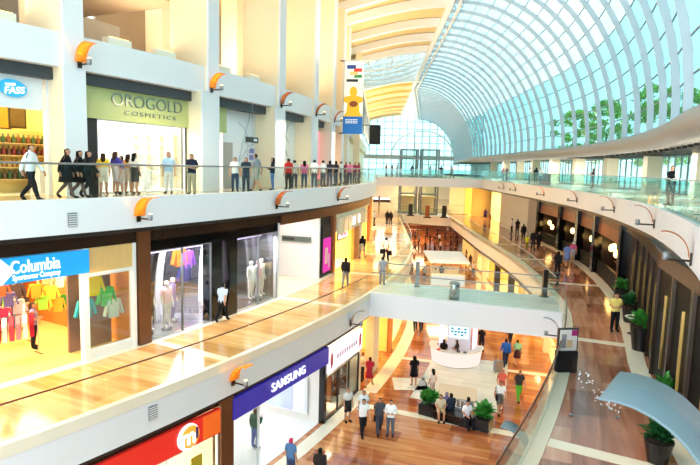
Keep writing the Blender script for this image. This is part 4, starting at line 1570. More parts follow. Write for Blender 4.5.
def build_pose(pose):
    J, E = skeleton(pose)
    names = list(J)
    idx = {n: i for i, n in enumerate(names)}
    me = bpy.data.meshes.new('skel')
    me.from_pydata([J[n][0] for n in names], [(idx[a], idx[b]) for a, b, _ in E], [])
    o = bpy.data.objects.new('skel', me)
    C.objects.link(o)
    o.modifiers.new('skin', 'SKIN')
    o.modifiers['skin'].use_smooth_shade = True
    sv = me.skin_vertices[0].data
    for n in names:
        sv[idx[n]].radius = (J[n][1] * 1.12, J[n][2] * 1.12)
        sv[idx[n]].use_root = (n == 'pelvis')
    sb = o.modifiers.new('sub', 'SUBSURF')
    sb.levels = 1
    sb.render_levels = 1
    dg = bpy.context.evaluated_depsgraph_get()
    body = bpy.data.meshes.new_from_object(o.evaluated_get(dg))
    bpy.data.objects.remove(o)
    body.name = 'person_' + pose
    segs = [(J[a][0], J[b][0], .5 * (J[a][1] + J[b][1]), r, a) for a, b, r in E]

    def region(c):
        best, reg = 1e9, None
        for a, b, rr, r, nm in segs:
            ab = b - a
            t = max(0, min(1, (c - a).dot(ab) / ab.length_squared))
            d = (c - (a + ab * t)).length / max(rr, .03)
            if d < best:
                best, reg, tt = d, r, t
        return reg, tt
    body.update()
    regs = [region(p.center) for p in body.polygons]
    hb = J['brow'][0]
    out = {}

    def subset(name, test, off, bottom=None):
        bm = bmesh.new()
        vmap = {}
        for p, rg in zip(body.polygons, regs):
            if not test(p, rg):
                continue
            vs = []
            for vi in p.vertices:
                if vi not in vmap:
                    v = body.vertices[vi]
                    vmap[vi] = bm.verts.new(v.co + v.normal * off)
                vs.append(vmap[vi])
            try:
                bm.faces.new(vs)
            except ValueError:
                pass
        m2 = bpy.data.meshes.new(name)
        bm.to_mesh(m2)
        bm.free()
        m2.polygons.foreach_set('use_smooth', [True] * len(m2.polygons))
        m2.materials.append(SKIN)
        out[name] = m2
    hzz = J['pelvis'][0].z
    subset('shirt_short', lambda p, g: g[0] == 'torso' or (g[0] == 'hip' and p.center.z > hzz - .02) or (g[0] == 'upperarm' and g[1] < .75), .016)
    subset('shirt_long', lambda p, g: g[0] in ('torso', 'upperarm', 'forearm') or (g[0] == 'hip' and p.center.z > hzz - .02), .018)
    subset('vest', lambda p, g: g[0] == 'torso' and abs(p.center.x) < .165 or (g[0] == 'hip' and p.center.z > hzz - .02), .026)
    subset('trousers', lambda p, g: g[0] in ('hip', 'thigh', 'shin'), .013)
    subset('shorts', lambda p, g: g[0] == 'hip' or (g[0] == 'thigh' and g[1] < .92), .018)
    subset('leggings', lambda p, g: g[0] in ('hip', 'thigh', 'shin'), .004)
    subset('shoes', lambda p, g: g[0] == 'foot', .012)
    subset('hair_short', lambda p, g: g[0] == 'head' and (p.center.z > hb.z + .045 or (p.center.y < hb.y + .0 and p.center.z > hb.z - .07)), .014)
    # long hair: cap and a fall down the back
    subset('hair_cap', lambda p, g: g[0] == 'head' and (p.center.z > hb.z + .04 or (p.center.y < hb.y + .02 and p.center.z > hb.z - .10)), .02)
    mb = MB()
    cap = out.pop('hair_cap')
    mb.add([v.co for v in cap.vertices], [tuple(p.vertices) for p in cap.polygons])
    n = 10
    prof = [(.082, .06), (.095, -.02), (.105, -.12), (.1, -.22), (.07, -.30), (.02, -.33)]
    vs, fs = [], []
    for w_, z_ in prof:
        for i in range(n):
            t = 2 * PI * i / n
            vs.append((hb.x + w_ * cos(t), hb.y - .075 + (.035 + .02 * (w_ > .09)) * sin(t), hb.z + z_))
    for a in range(len(prof) - 1):
        for i in range(n):
            fs.append((a * n + i, a * n + (i + 1) % n, (a + 1) * n + (i + 1) % n, (a + 1) * n + i))
    mb.add(vs, fs)
    out['hair_long'] = mb.mesh('hair_long', SKIN, None, True)
    # skirt / dress hem
    hips = J['pelvis'][0]
    if pose == 'sit':
        mb = MB()
        mb.tube([hips + Vector((0, -.05, 0)), hips + Vector((0, .2, .0)), hips + Vector((0, .42, 0))], [.17, .19, .19], 14)
    else:
        mb = MB()
        fwd = .05 if pose == 'walk' else .0
        mb.lathe([(.15, .18), (.175, .02), (.2, -.12), (.235, -.36), (.225, -.36), (.15, -.1)], (hips.x, hips.y + fwd * .3, hips.z), 18, 0, 0, 2 * PI, 1, .85 + fwd * 4)
    out['skirt'] = mb.mesh('skirt', SKIN, None, True)
    # face on the body mesh: nose, ears, eyes, mouth
    mb = MB()
    fy = hb.y + .098
    mb.add([(-.013, fy - .02, hb.z - .035), (.013, fy - .02, hb.z - .035), (0, fy + .024, hb.z - .035), (0, fy - .012, hb.z + .012), (0, fy - .02, hb.z - .045)],
           [(0, 2, 3), (2, 1, 3), (0, 4, 2), (4, 1, 2)])
    for s in (-1, 1):
        mb.ball((s * .086, hb.y - .005, hb.z - .015), .012, .022, .032, 6)
        mb.ball((s * .032, fy - .018, hb.z + .006), .013, .01, .008, 6, 1)
        mb.box(s * .032 - .018, s * .032 + .018, fy - .016, fy - .004, hb.z + .024, hb.z + .031, 1)
    mb.box(-.022, .022, fy - .024, fy - .006, hb.z - .07, hb.z - .058, 2)
    bm = bmesh.new()
    bm.from_mesh(body)
    face = mb.mesh('face', [SKIN, EYE, LIP])
    base = len(bm.faces)
    bm.from_mesh(face)
    bm.faces.ensure_lookup_table()
    for i, p in enumerate(face.polygons):
        bm.faces[base + i].material_index = p.material_index
    body.materials.clear()
    for k in (SKIN, EYE, LIP):
        body.materials.append(k)
    bm.to_mesh(body)
    bm.free()
    body.polygons.foreach_set('use_smooth', [True] * len(body.polygons))
    out['body'] = body
    return out


POSES = {k: build_pose(k) for k in ('stand', 'walk', 'hold', 'phone', 'lean', 'sit')}


def setmat(o, m):
    for s in o.material_slots:
        s.link = 'OBJECT'
        s.material = m


def person(xy, z, heading, pose, top, bottom, hair, label, s=1.0, sleeve='short', low='trousers', shoe='#1c1a1c', vest=None, group=None, tights=None):
    P_ = POSES[pose]
    b = bpy.data.objects.new('person', P_['body'])
    C.objects.link(b)
    b.location = (xy[0], xy[1], z)
    b.rotation_euler = (0, 0, rad(heading - 90))
    b.scale = (s, s, s)
    tag(b, label, 'person', group)

    def part(name, key, col):
        o = bpy.data.objects.new(name, P_[key])
        C.objects.link(o)
        o.parent = b
        setmat(o, cloth(col))
        return o
    part('dress' if low == 'dress' else 'shirt', 'shirt_' + sleeve, top)
    if vest:
        part('vest', 'vest', vest)
    if low in ('dress', 'skirt'):
        part('skirt', 'skirt', top if low == 'dress' else bottom)
        if tights:
            part('tights', 'leggings', tights)
    else:
        part(low, low, bottom)
    part('shoes', 'shoes', shoe)
    hc, hl = hair if isinstance(hair, tuple) else (hair, 'short')
    part('hair', 'hair_' + hl, hc)
    return b


BLK, BRN = '#15110f', '#3a261a'
LB = (BLK, 'long')
UPW, DN, LT, RT = 90, -90, 180, 0
zt, zm, zg = Z3, Z2, Z1
# ---- top storey, left walkway
person((-9.88, 17.53), zt, 5, 'walk', '#f2f4f6', '#1b1b22', BLK, 'man in a white shirt and black trousers striding right past the food shop', 1.04, 'long')
person((-9.58, 19.12), zt, 10, 'walk', '#17151a', '#17151a', BLK, 'woman in a black suit with sheer legs, leading three in black past the white pier', 1.0, 'long', 'skirt', tights='#6a5a56')
person((-9.44, 19.72), zt, 10, 'walk', '#1a181e', '#1a181e', LB, 'woman in black walking in the middle of three in black', .97, 'long', 'skirt', tights='#6a5a56')
person((-9.16, 19.79), zt, 0, 'walk', '#1c1a1e', '#1c1a1e', LB, 'woman in black walking last of three in black, before the black panel', .97, 'long', 'trousers')
person((-9.67, 22.27), zt, 110, 'stand', '#f0c23c', '#e8d8c4', (BRN, 'long'), 'woman in a yellow top in front of the cosmetics shop glass, leftmost of that group', .95, 'short', 'shorts')
person((-9.39, 22.76), zt, 60, 'stand', '#4a3f9a', '#d8c8c8', (BRN, 'long'), 'woman in a purple top in front of the cosmetics shop glass', 1.0, 'short', 'shorts')
person((-9.16, 22.77), zt, 200, 'stand', '#5a4a8a', '#c8b8b0', BLK, 'shorter person in violet close beside the woman in the purple top', .9, 'short', 'shorts')
person((-9.10, 23.29), zt, 90, 'stand', '#e8a04a', '#e6d2b8', (BRN, 'long'), 'woman in an orange top in front of the cosmetics shop glass', .95, 'short', 'shorts')
person((-8.76, 23.08), zt, 70, 'stand', '#e6d9c4', '#4a4440', LB, 'woman with long black hair and a dark bag, rightmost before the cosmetics shop glass', .98, 'short', 'shorts')
person((-7.60, 23.76), zt, -80, 'stand', '#a9c4d8', '#e4e2dc', BRN, 'man in a pale blue shirt and white trousers below the olive sign', 1.03)
person((-6.50, 23.26), zt, -100, 'hold', '#1f2338', '#b5a88c', BLK, 'man in a navy shirt and khaki trousers standing in front of the second column', 1.0)
person((-5.55, 27.23), zt, -70, 'stand', '#eceaea', '#3b4a66', BLK, 'man in white t shirt and jeans at the railing, left of the dark one', .97)
person((-5.02, 27.19), zt, -80, 'stand', '#2a3440', '#3a4152', BLK, 'man in a dark printed t shirt and jeans at the railing', .97)
person((-4.55, 27.51), zt, 160, 'walk', '#8a9098', '#a7a49a', BRN, 'tall man in a grey t shirt and pale shorts at the railing', 1.08, 'short', 'shorts')
person((-4.06, 29.43), zt, 190, 'hold', '#1d2230', '#5878a8', LB, 'woman in a dark top and blue jeans before the third column', 1.0, 'long')
person((-3.42, 31.02), zt, 120, 'stand', '#d8352e', '#3a3430', BRN, 'person in a bright red top and dark trousers at the railing', 1.0)
person((-3.26, 32.61), zt, 90, 'stand', '#d9cdc4', '#4a5560', BLK, 'person in a pale top just right of the red top', .96)
person((-2.76, 33.43), zt, 100, 'stand', '#ef6fa2', '#4a6078', LB, 'woman in a pink top with dark hair at the railing', .95)
person((-2.27, 34.92), zt, 90, 'stand', '#eceef0', '#5a626c', BLK, 'dark haired person in white at the railing, right of the pink top', 1.0)
for i, (x, rr, c, lab) in enumerate((((-1.85, 36.99), 0, '#e9e9ee', 'person in white at the start of the far crowd on the left top walkway'),
                                     ((-1.41, 37.09), 0, '#3a2f3f', 'person in dark clothes in the far crowd, beside the one in white'),
                                     ((-1.07, 39.15), 0, '#40303a', 'second person in dark clothes in the far crowd on the left top walkway'),
                                     ((-0.76, 40.46), 0, '#f0eef0', 'person in white in the middle of the far crowd on the left top walkway'),
                                     ((-0.44, 44.07), 0, '#7c2344', 'person in maroon left of the pink one in the far crowd'),
                                     ((-0.14, 42.90), 0, '#f088ae', 'person in bright pink in the far crowd on the left top walkway'),
                                     ((0.26, 47.37), 0, '#8c2a4a', 'person in maroon right of the pink one in the far crowd'),
                                     ((0.61, 48.65), 0, '#a03a50', 'last person in dark red at the right end of the far crowd'))):
    person(x, zt, 60 + 40 * i, 'stand' if i % 2 else 'hold', c, '#6a6a78', BLK, lab, 1.0)
# ---- far top footbridge and hall
for px_, u, top, bot, pose, hd, lab in (
        ((8.03, 75.89), 0, '#4a5a78', '#39455a', 'stand', 60, 'person in blue grey on the far top footbridge, left of the striding one'),
        ((10.30, 75.58), 0, '#a9c0dc', '#8aa0bc', 'walk', 20, 'person in pale blue striding on the far top footbridge'),
        ((11.87, 75.92), 0, '#252a30', '#30323a', 'hold', 90, 'person in black standing on the far top footbridge'),
        ((13.24, 75.36), 0, '#e6a7a0', '#2c2f38', 'walk', 160, 'person in a pink top and dark trousers striding left on the far top footbridge'),
        ((4.63, 76.83), 0, '#c85a50', '#4a4040', 'stand', 20, 'person in red at the left end of the far top footbridge'),
        ((5.48, 77.39), 0, '#8a6a60', '#4a4040', 'stand', 150, 'person in brown at the left end of the far top footbridge'),
        ((6.12, 76.96), 0, '#d8d0d0', '#4a4040', 'stand', 200, 'person in white at the left end of the far top footbridge')):
    a = px_
    person(a, zt + .02, hd, pose, top, bot, BLK, lab, 1.02)
# ---- right top gallery
for r_, which, top, bot, pose, hd, lab in (
        ((13.92, 24.86), 672, '#f0f2f4', '#20222a', 'hold', 200, 'man in a white shirt and black vest behind the aqua railing on the right'),
        ((19.20, 72.48), 503, '#e79ab0', '#6a6a80', 'stand', 200, 'person in pink of the pair far along the right gallery'),
        ((19.60, 72.31), 506.5, '#7a6a7a', '#5a5a6a', 'stand', 200, 'person in grey of the pair far along the right gallery'),
        ((18.65, 59.93), 529.5, '#f0f4f4', '#8aa0a8', 'stand', 180, 'person in white alone beside a pair in the right gallery, before the glass wall'),
        ((18.78, 58.23), 536, '#1f2430', '#3a4a5a', 'stand', 60, 'person in black left of the white top in the right gallery pair'),
        ((18.48, 55.93), 540.5, '#e8eef0', '#4a5a70', 'stand', 220, 'person in a white top close right of the one in black, right gallery'),
        ((21.22, 50.28), 593, '#5a4a48', '#4a4a50', 'lean', 150, 'person in brown leaning by the glass wall left of the lit yellow pier'),
        ((24.07, 110.51), 476, '#4a5560', '#3a4450', 'stand', 150, 'person in dark grey at the far end of the right gallery')):
    a = r_
    person(a, zt, hd, pose, top, bot, BLK, lab, 1.03, 'long' if which == 672 else 'short', vest='#1a1c24' if which == 672 else None)
# ---- middle storey, left walkway
person((-5.41, 23.87), zm, 70, 'walk', '#c3cfe4', '#17171c', BLK, 'man in a pale blue shirt and black trousers walking past the mirrored shop', 1.0)
person((-0.20, 31.42), zm, 80, 'walk', '#1d1c22', '#8c8a88', BLK, 'man in a black sweater and grey trousers walking away on the left middle walkway', 1.02, 'long')
person((0.95, 42.16), zm, 70, 'walk', '#19181c', '#bdb6ae', LB, 'woman in a black top and pale skirt near the yellow shop', 1.0, 'long', 'skirt')
person((2.62, 40.63), zm, 70, 'walk', '#f4f4f4', '#1c1c24', BLK, 'man in a white shirt with black bags on the left middle walkway', 1.05)
person((1.94, 32.51), zm, 80, 'stand', '#8f9aa8', '#7d828c', BLK, 'man in a grey shirt standing by the end of the white footbridge', .98)
person((2.17, 51.50), zm, 90, 'walk', '#f0dcd8', '#c79a8c', BLK, 'person in a pale pink top farther along the left middle walkway', .95, 'short', 'shorts')
person((2.81, 66.83), zm, 10, 'lean', '#a8bcd8', '#3a2c28', BLK, 'person in pale blue leaning forward beside the cream band with white letters', 1.0)
person((4.37, 67.23), zm, 90, 'walk', '#1a1a20', '#24222a', BLK, 'left one of two people in black standing together far along the left middle walkway', 1.0, 'long')
person((4.79, 67.34), zm, 90, 'stand', '#222028', '#24222a', BLK, 'right one of two people in black standing together far along the left middle walkway', .96, 'long')
person((2.49, 99.15), zm, 30, 'stand', '#8a2a24', '#c8b8a8', BLK, 'person in dark red at a far shop entrance on the left middle walkway', 1.0)
person((5.11, 102.77), zm, 30, 'stand', '#3a2a2a', '#5a4a44', BLK, 'person in dark brown at a far shop entrance on the left middle walkway', 1.0)
# in the sportswear shop
person((-11.21, 19.74), zm + .012, 20, 'hold', '#a08ac0', '#1c1a22', (BRN, 'long'), 'woman in a lilac top and black trousers browsing in the sportswear shop', 1.0)
# ---- middle storey, right walkway
person((11.54, 24.02), zm, -95, 'hold', '#f0dc7c', '#16161c', BLK, 'guard in a yellow shirt and black trousers with hands together on the right middle walkway', 1.0)
person((13.55, 36.52), zm, 60, 'walk', '#16151a', '#1c1b22', LB, 'person in black with long dark hair pushing a trolley on the right middle walkway', 1.0, 'long')
person((15.52, 40.12), zm, 80, 'walk', '#6c82c0', '#6c82c0', BRN, 'woman in a blue patterned dress walking beside the one in pink', 1.02, 'short', 'dress')
person((16.63, 41.97), zm, 80, 'walk', '#f06a9c', '#d8d4e0', ('#e9dcc8', 'short'), 'woman in a pink top and pale hat beside the blue patterned dress', .98, 'short', 'shorts')
person((16.20, 48.46), zm, -90, 'walk', '#1c1a1e', '#2a2428', BLK, 'rightmost dark figure of the group ahead of the couple on the right middle walkway', 1.0, 'long')
person((15.90, 48.99), zm, -80, 'stand', '#2a2426', '#3a3034', BLK, 'dark figure between the child in yellow and the rightmost dark figure', 1.02, 'long')
person((15.34, 48.89), zm, -90, 'stand', '#ecdf2e', '#8a8030', BLK, 'child in a bright yellow top on the right middle walkway', .74)
person((16.93, 55.21), zm, 90, 'stand', '#201c20', '#2c262a', BLK, 'person in black just behind the child in yellow', 1.0, 'long')
person((17.81, 60.30), zm, 90, 'stand', '#2a2228', '#30282c', BLK, 'person in black between the child in yellow and the white top', 1.0)
person((17.46, 61.13), zm, 150, 'stand', '#eae6e6', '#1a1a20', BLK, 'person in a white top and black trousers far along the right middle walkway', 1.0)
person((18.06, 76.04), zm, 90, 'stand', '#6a3f96', '#3a2f5a', BLK, 'small figure in purple before the lit gold wall on the middle storey', .95, 'short', 'skirt')
person((18.42, 74.75), zm, 90, 'stand', '#d2603a', '#8a4a34', BLK, 'tiny child in orange beside the figure in purple', .6)
# ---- ground floor
person((0.81, 24.56), zg, -75, 'walk', '#f2f2f2', '#1a1a1e', BLK, 'man in a white shirt and black trousers, left of three men walking together', 1.04)
person((1.57, 24.80), zg, -85, 'walk', '#474c54', '#3f4552', BLK, 'man in a grey shirt with a dark bag, middle of three men walking together', 1.02)
person((2.06, 24.58), zg, -100, 'hold', '#f4f6f8', '#5a6270', BLK, 'man in a white shirt and jeans, right of three men walking together', 1.02, 'long')
person((0.12, 25.89), zg, -60, 'stand', '#dcdcd8', '#2c2a2c', '#8a6a50', 'man in a pale t shirt and dark shorts behind the three men', 1.0, 'short', 'shorts')
person((0.86, 25.72), zg, -90, 'stand', '#e9edf0', '#6a707a', BLK, 'person in white half hidden behind the left one of three men', .98)
person((1.28, 30.30), zg, 70, 'walk', '#b3283c', '#b3283c', BRN, 'woman in a crimson dress by the yellow shop on the ground floor', 1.0, 'short', 'dress')
person((3.78, 30.62), zg, 95, 'stand', '#121116', '#121116', LB, 'woman in a short black dress with long black hair on the pale mat', 1.03, 'short', 'dress')
person((-3.81, 23.07), zg + .02, 60, 'phone', '#1f5a4c', '#5a78b0', BRN, 'man in a dark green top and jeans inside the white phone shop', 1.05, 'long')
person((-2.05, 20.75), zg, 60, 'stand', '#5a80b0', '#3a4a6a', ('#d03a5a', 'short'), 'person with a raspberry cap at the bottom edge before the phone shop', 1.0)
person((-0.90, 19.98), zg, 80, 'walk', '#2a2422', '#2a2422', BLK, 'dark haired person in black at the bottom edge of the picture', 1.0, 'long')
person((9.13, 28.92), zg, -85, 'walk', '#3c3a40', '#5cc040', BRN, 'woman in a black top and bright green trousers walking on the ground floor', 1.0)
person((7.69, 27.24), zg, -90, 'walk', '#f0eeec', '#6a6864', BLK, 'man in a white t shirt and grey shorts with a black shoulder bag', 1.02, 'short', 'shorts')
person((8.32, 29.26), zg, -90, 'walk', '#e8705c', '#d86a58', ('#c04438', 'short'), 'person all in coral red just behind the man in a white t shirt', .95, 'short', 'shorts')
person((9.83, 34.11), zg, 85, 'walk', '#2c62c4', '#2b3350', BLK, 'man in a bright blue jacket pulling a suitcase on the ground floor', 1.05, 'long')
person((10.61, 34.35), zg, 85, 'walk', '#8cc0a0', '#4a2a30', BRN, 'woman in a mint top and dark maroon skirt beside the blue jacket', .98, 'short', 'skirt')
person((5.96, 34.00), zg, 60, 'stand', '#1a1820', '#24222a', BLK, 'person in black standing at the left of the round white kiosk', 1.0)
person((8.97, 36.91), zg, 60, 'stand', '#1d1a20', '#24222a', BLK, 'person in black behind the right side of the round white kiosk', 1.0)
person((6.78, 34.06), zg, 150, 'hold', '#3a3440', '#2a2830', BLK, 'attendant in dark grey inside the round white kiosk', .98)
person((4.61, 29.15), zg, 120, 'stand', '#e9d8d0', '#c9b8b0', LB, 'woman with long dark hair behind the left planter of the black bench', .92)
for (lx, ly, hd, top, bot, hair, lab, lw) in (
        (-.35, -.12, -100, '#cfc0a0', '#c8b890', BLK, 'person in beige sitting at the left end of the black bench', 'shorts'),
        (.98, -.1, -85, '#e6e4ea', '#17171d', BLK, 'young person in white sitting at the right end of the black bench', 'trousers'),
        (-.15, .2, 80, '#7a6a9a', '#3a3a50', ('#8a7a8a', 'short'), 'person in violet sitting on the far side of the black bench, left one', 'trousers'),
        (.1, .2, 100, '#2a3040', '#2a2c38', BLK, 'person in a dark vest sitting on the far side of the black bench, middle one', 'trousers'),
        (.95, .25, 90, '#8a8690', '#4a4a50', BLK, 'person in grey sitting on the far side of the black bench, right one', 'trousers')):
    q = at(lx + .02, ly)
    person(q, zg - .0, hd + 10, 'sit', top, bot, hair, lab, 1.0, 'short', lw)
# crowd in the far ground floor opening: nothing in the photo tells these apart
rnd = random.Random(11)
cols = ['#2a2024', '#7a2428', '#3a2a2a', '#c9c0bc', '#5a2430', '#1c1a20', '#8a4038', '#e0dcd8', '#463038']
spots = [(8.90, 92.65), (9.42, 88.02), (10.90, 94.32), (11.16, 89.50), (12.61, 94.67), (12.63, 88.64), (14.34, 95.02), (14.62, 91.35), (16.08, 95.38), (16.08, 90.45), (17.84, 95.73), (17.36, 89.54), (8.38, 80.61), (9.66, 81.80), (10.58, 81.00), (12.19, 82.25), (13.55, 82.49), (14.73, 81.73), (15.28, 79.95), (10.81, 98.31), (13.88, 100.38), (17.38, 101.14), (15.71, 100.78), (12.05, 99.99)]
for i, q in enumerate(spots):
    person((q[0] + rnd.uniform(-.3, .3), q[1] + rnd.uniform(-1, 1)), zg, rnd.uniform(0, 360), rnd.choice(['stand', 'hold', 'stand', 'walk']), cols[i % 9], '#2c2626', BLK,
           'small standing figure in the dense dark crowd of the far ground floor hall', 1.0, group='crowd in the far ground floor hall')
for x, y, top, hd, lab in (((7.01, 63.21), 0, '#3a2a2c', -90, 'person in dark clothes standing on the ground floor left of the white canopy kiosk'),
                           ((8.14, 60.54), 0, '#8a94a0', -90, 'person in grey on the ground floor in front of the white canopy kiosk, left one'),
                           ((9.12, 59.09), 0, '#a8a8b0', 90, 'person in pale grey before the white canopy kiosk, middle one'),
                           ((10.02, 60.79), 0, '#5a6470', 90, 'person in slate grey before the white canopy kiosk, right one'),
                           ((11.89, 71.17), 0, '#1c1a20', -90, 'person in black serving under the white canopy'),
                           ((10.83, 71.75), 0, '#e6e0da', -90, 'person in white serving under the white canopy'),
                           ((10.12, 73.17), 0, '#3a2428', -90, 'person in dark red at the left post of the white canopy'),
                           ((15.37, 74.00), 0, '#3a3034', 0, 'person in dark clothes right of the white canopy kiosk'),
                           ((14.22, 64.21), 0, '#eceaf0', -90, 'person in white near the dark pillar on the ground floor'),
                           ((14.96, 69.49), 0, '#4a3a40', 90, 'person in brown behind the one in white near the dark pillar')):
    person(x, zg, hd, 'stand', top, '#4a4448', BLK, lab, 1.0)
for x, y, top, lab in (((5.06, 41.44), 0, '#2a2830', 'person in dark grey just under the white footbridge, left one'), ((5.48, 41.22), 0, '#3a3440', 'person in charcoal just under the white footbridge, right one'), ((11.39, 38.62), 0, '#1f1d22', 'person in black under the right half of the white footbridge')):
    person(x, zg, 90, 'walk', top, '#33303a', BLK, lab, 1.0)
person((0.91, 31.16), zg, 200, 'hold', '#e6e2dc', '#3a3a40', BLK, 'shop assistant in white inside the yellow ground floor shop under the bridge corner', 1.0)


# ---- things people hold or push
def bag(xy, z, rz, label, col, w=.32, h=.26, strap=.35, cat='bag', name='handbag'):
    root = empty(name, (xy[0], xy[1], z), label, cat, None, rz)
    m = MB()
    m.prism([(-w / 2, 0), (w / 2, 0), (w * .42, h), (-w * .42, h)], -.05, .05)
    m.local('body', cloth(col), root)
    MB().tube([(-w * .3, 0, h), (-w * .25, 0, h + strap * .8), (0, 0, h + strap), (w * .25, 0, h + strap * .8), (w * .3, 0, h)], .012, 6).local('strap', cloth(col), root)
    return root


q = (-8.66, 23.04)
bag(q, zt + .75, rad(20), 'dark handbag of the long haired woman before the cosmetics shop glass', '#3a3433')
q = (1.43, 24.79)
bag((q[0] + .02, q[1] - .05), zg + .62, rad(10), 'dark messenger bag carried by the middle one of three men', '#26262c')
q = (7.46, 27.22)
bag((q[0] + .06, q[1]), zg + .75, rad(80), 'black shoulder bag on the man in a white t shirt and grey shorts', '#17161a')
q = (2.26, 40.57)
bag((q[0] + .1, q[1]), zm + .62, rad(10), 'black bag in the left hand of the man in a white shirt, middle walkway', '#1a1a1e', .36, .34, .3)
q = (2.99, 40.69)
bag((q[0] - .1, q[1]), zm + .5, rad(10), 'black bag in the right hand of the man in a white shirt, middle walkway', '#1a1a1e', .36, .34, .3)
q = (4.26, 30.65)
bag(q, zg + .02, rad(10), 'pale open bag on the floor beside the woman in a short black dress', '#d8d8d8', .4, .3, .3)
q = (9.16, 33.20)
root = empty('suitcase', (q[0], q[1], zg), 'dark grey suitcase pulled by the man in a bright blue jacket', 'suitcase', None, rad(10))
MB().box(-.24, .24, -.14, .14, .08, .72).local('body', M['grey'], root)
MB().tube([(-.12, .1, .72), (-.12, .1, 1.05), (.12, .1, 1.05), (.12, .1, .72)], .012, 6).local('handle', M['dark'], root)
for sx in (-.18, .18):
    MB().lathe([(.045, -.02), (.045, .02)], (0, 0, 0), 10).local('wheel', M['dark'], root, False, (sx, 0, .045), (0, PI / 2, 0))
q = (12.40, 34.15)
root = empty('trolley', (q[0], q[1], zm), 'dark push trolley in front of the person in black, right middle walkway', 'trolley', None, rad(70))
MB().box(-.25, .25, -.35, .35, .35, .7).local('basket', M['dark'], root)
MB().tube([(-.22, -.35, .1), (-.22, -.45, 1.0), (.22, -.45, 1.0), (.22, -.35, .1)], .02, 6).local('handle', M['grey'], root)
for sx in (-.22, .22):
    for sy in (-.3, .3):
        MB().lathe([(.09, -.02), (.09, .02)], (0, 0, 0), 12).local('wheel', M['black'], root, False, (sx, sy, .09), (0, PI / 2, 0))
        MB().tube([(sx, sy, .09), (sx, sy, .36)], .015, 6).local('leg', M['grey'], root)

# ================================================================== MERCHANDISE
garment = None


def garment_mesh(kind):
    m = MB()
    if kind == 'jacket':
        poly = [(-.2, -.7), (.2, -.7), (.23, -.1), (.36, -.62), (.44, -.58), (.28, -.02), (.1, .02), (0, -.04), (-.1, .02), (-.28, -.02), (-.44, -.58), (-.36, -.62), (-.23, -.1)]
    else:
        poly = [(-.2, -.65), (.2, -.65), (.2, -.18), (.32, -.26), (.38, -.14), (.2, .02), (.07, .02), (0, -.04), (-.07, .02), (-.2, .02), (-.38, -.14), (-.32, -.26), (-.2, -.18)]
    m.prism(poly, -.06, .06)
    return m.mesh(kind, SKIN)


GM = {k: garment_mesh(k) for k in ('jacket', 'tee')}


def hang(kind, loc, rz, col, label, group, s=1.0):
    o = bpy.data.objects.new('jacket' if kind == 'jacket' else 'tee_shirt', GM[kind])
    C.objects.link(o)
    o.location = loc
    o.rotation_euler = (0, 0, rz)
    o.scale = (s, s, s)
    setmat(o, cloth(col))
    tag(o, label, 'clothing', group)
    return o


def rack(r, u, z, w, label, h=1.5, turn=0.0):
    loc, rz = frame(r, u, z)
    root = empty('clothes_rack', loc, label, 'clothes rack', None, rz + turn)
    MB().tube([(-w / 2, 0, h), (w / 2, 0, h)], .02, 6).local('rail', M['steel'], root)
    for sx in (-w / 2, w / 2):
        MB().tube([(sx, 0, 0), (sx, 0, h)], .02, 6).local('leg', M['steel'], root)
        MB().box(sx - .03, sx + .03, -.25, .25, 0, .03).local('foot', M['steel'], root)
    return root


# sportswear shop: racks near the entrance and wall displays
rk = [(68.5, -41.6, 1.5, 'near clothes rack of red and white tops at the left edge of the sportswear shop', ['#c8283a', '#e8e0e0', '#d84a5a', '#e88a94', '#f0ecea', '#b02034']),
      (67.0, -41.0, 1.5, 'second clothes rack inside the sportswear shop, behind the red and white one', ['#f07a3a', '#e8407a', '#c0c8d8', '#4a8ac0', '#e8e4d8']),
      (65.4, -40.6, 2.0, 'clothes rack with orange and blue tops deep in the sportswear shop', ['#e88a2a', '#3a7ab0', '#f0b44a', '#d8482a', '#5a4a8a'])]
for r_, u, w, lab, cc in rk:
    rack(r_, u, Z2 + .012, w, lab)
    for i, c in enumerate(cc):
        uu = u - w / 2 + w * (i + .5) / len(cc)
        hang('tee', W(r_, uu, Z2 + 1.47), tang(uu) + PI / 2 - .5, c, lab.replace('clothes rack', 'top hanging on the clothes rack').replace('of red and white tops ', '').replace('with orange and blue tops ', '') if False else
             {0: 'top on the red and white sportswear rack', 1: 'top on the second rack of the sportswear shop', 2: 'top on the rack deep in the sportswear shop'}[rk.index((r_, u, w, lab, cc))] + ', ' +
             {0: 'first', 1: 'second', 2: 'third', 3: 'fourth', 4: 'fifth', 5: 'sixth'}[i] + ' from the left', 'tops on the sportswear racks', 1.15)
wall_g = [(-42.2, 2.0, '#f2d21e', 'yellow'), (-41.5, 2.1, '#6cc83a', 'lime green'), (-41.0, 1.9, '#f4c81e', 'golden'), (-40.55, 2.2, '#4a3a3a', 'charcoal'), (-42.9, 2.4, '#e87a2a', 'orange'), (-41.6, 3.2, '#bcdcf0', 'pale blue'), (-40.6, 3.2, '#5aa83a', 'leaf green')]
for u, z, c, nm in wall_g:
    hang('jacket', W(65.4 if z > 2.3 else 66.6, u, Z2 + z), tang(u), c, nm + ' jacket on the back wall display of the sportswear shop', 'wall display jackets of the sportswear shop', 1.25)
root = empty('wall_shelf', W(65.2, -41.6, Z2), 'tall timber wall display at the back of the sportswear shop', 'shelf')
for z in (1.0, 2.6, 3.4):
    MB().rbox(62.7, 65.3, -44, -39, Z2 + z, Z2 + z + .06).make('shelf_board', M['wood'], root)
MB().rbox(62.6, 62.7, -44, -39, Z2, Z2 + 3.6).make('back_panel', M['orange'], root)
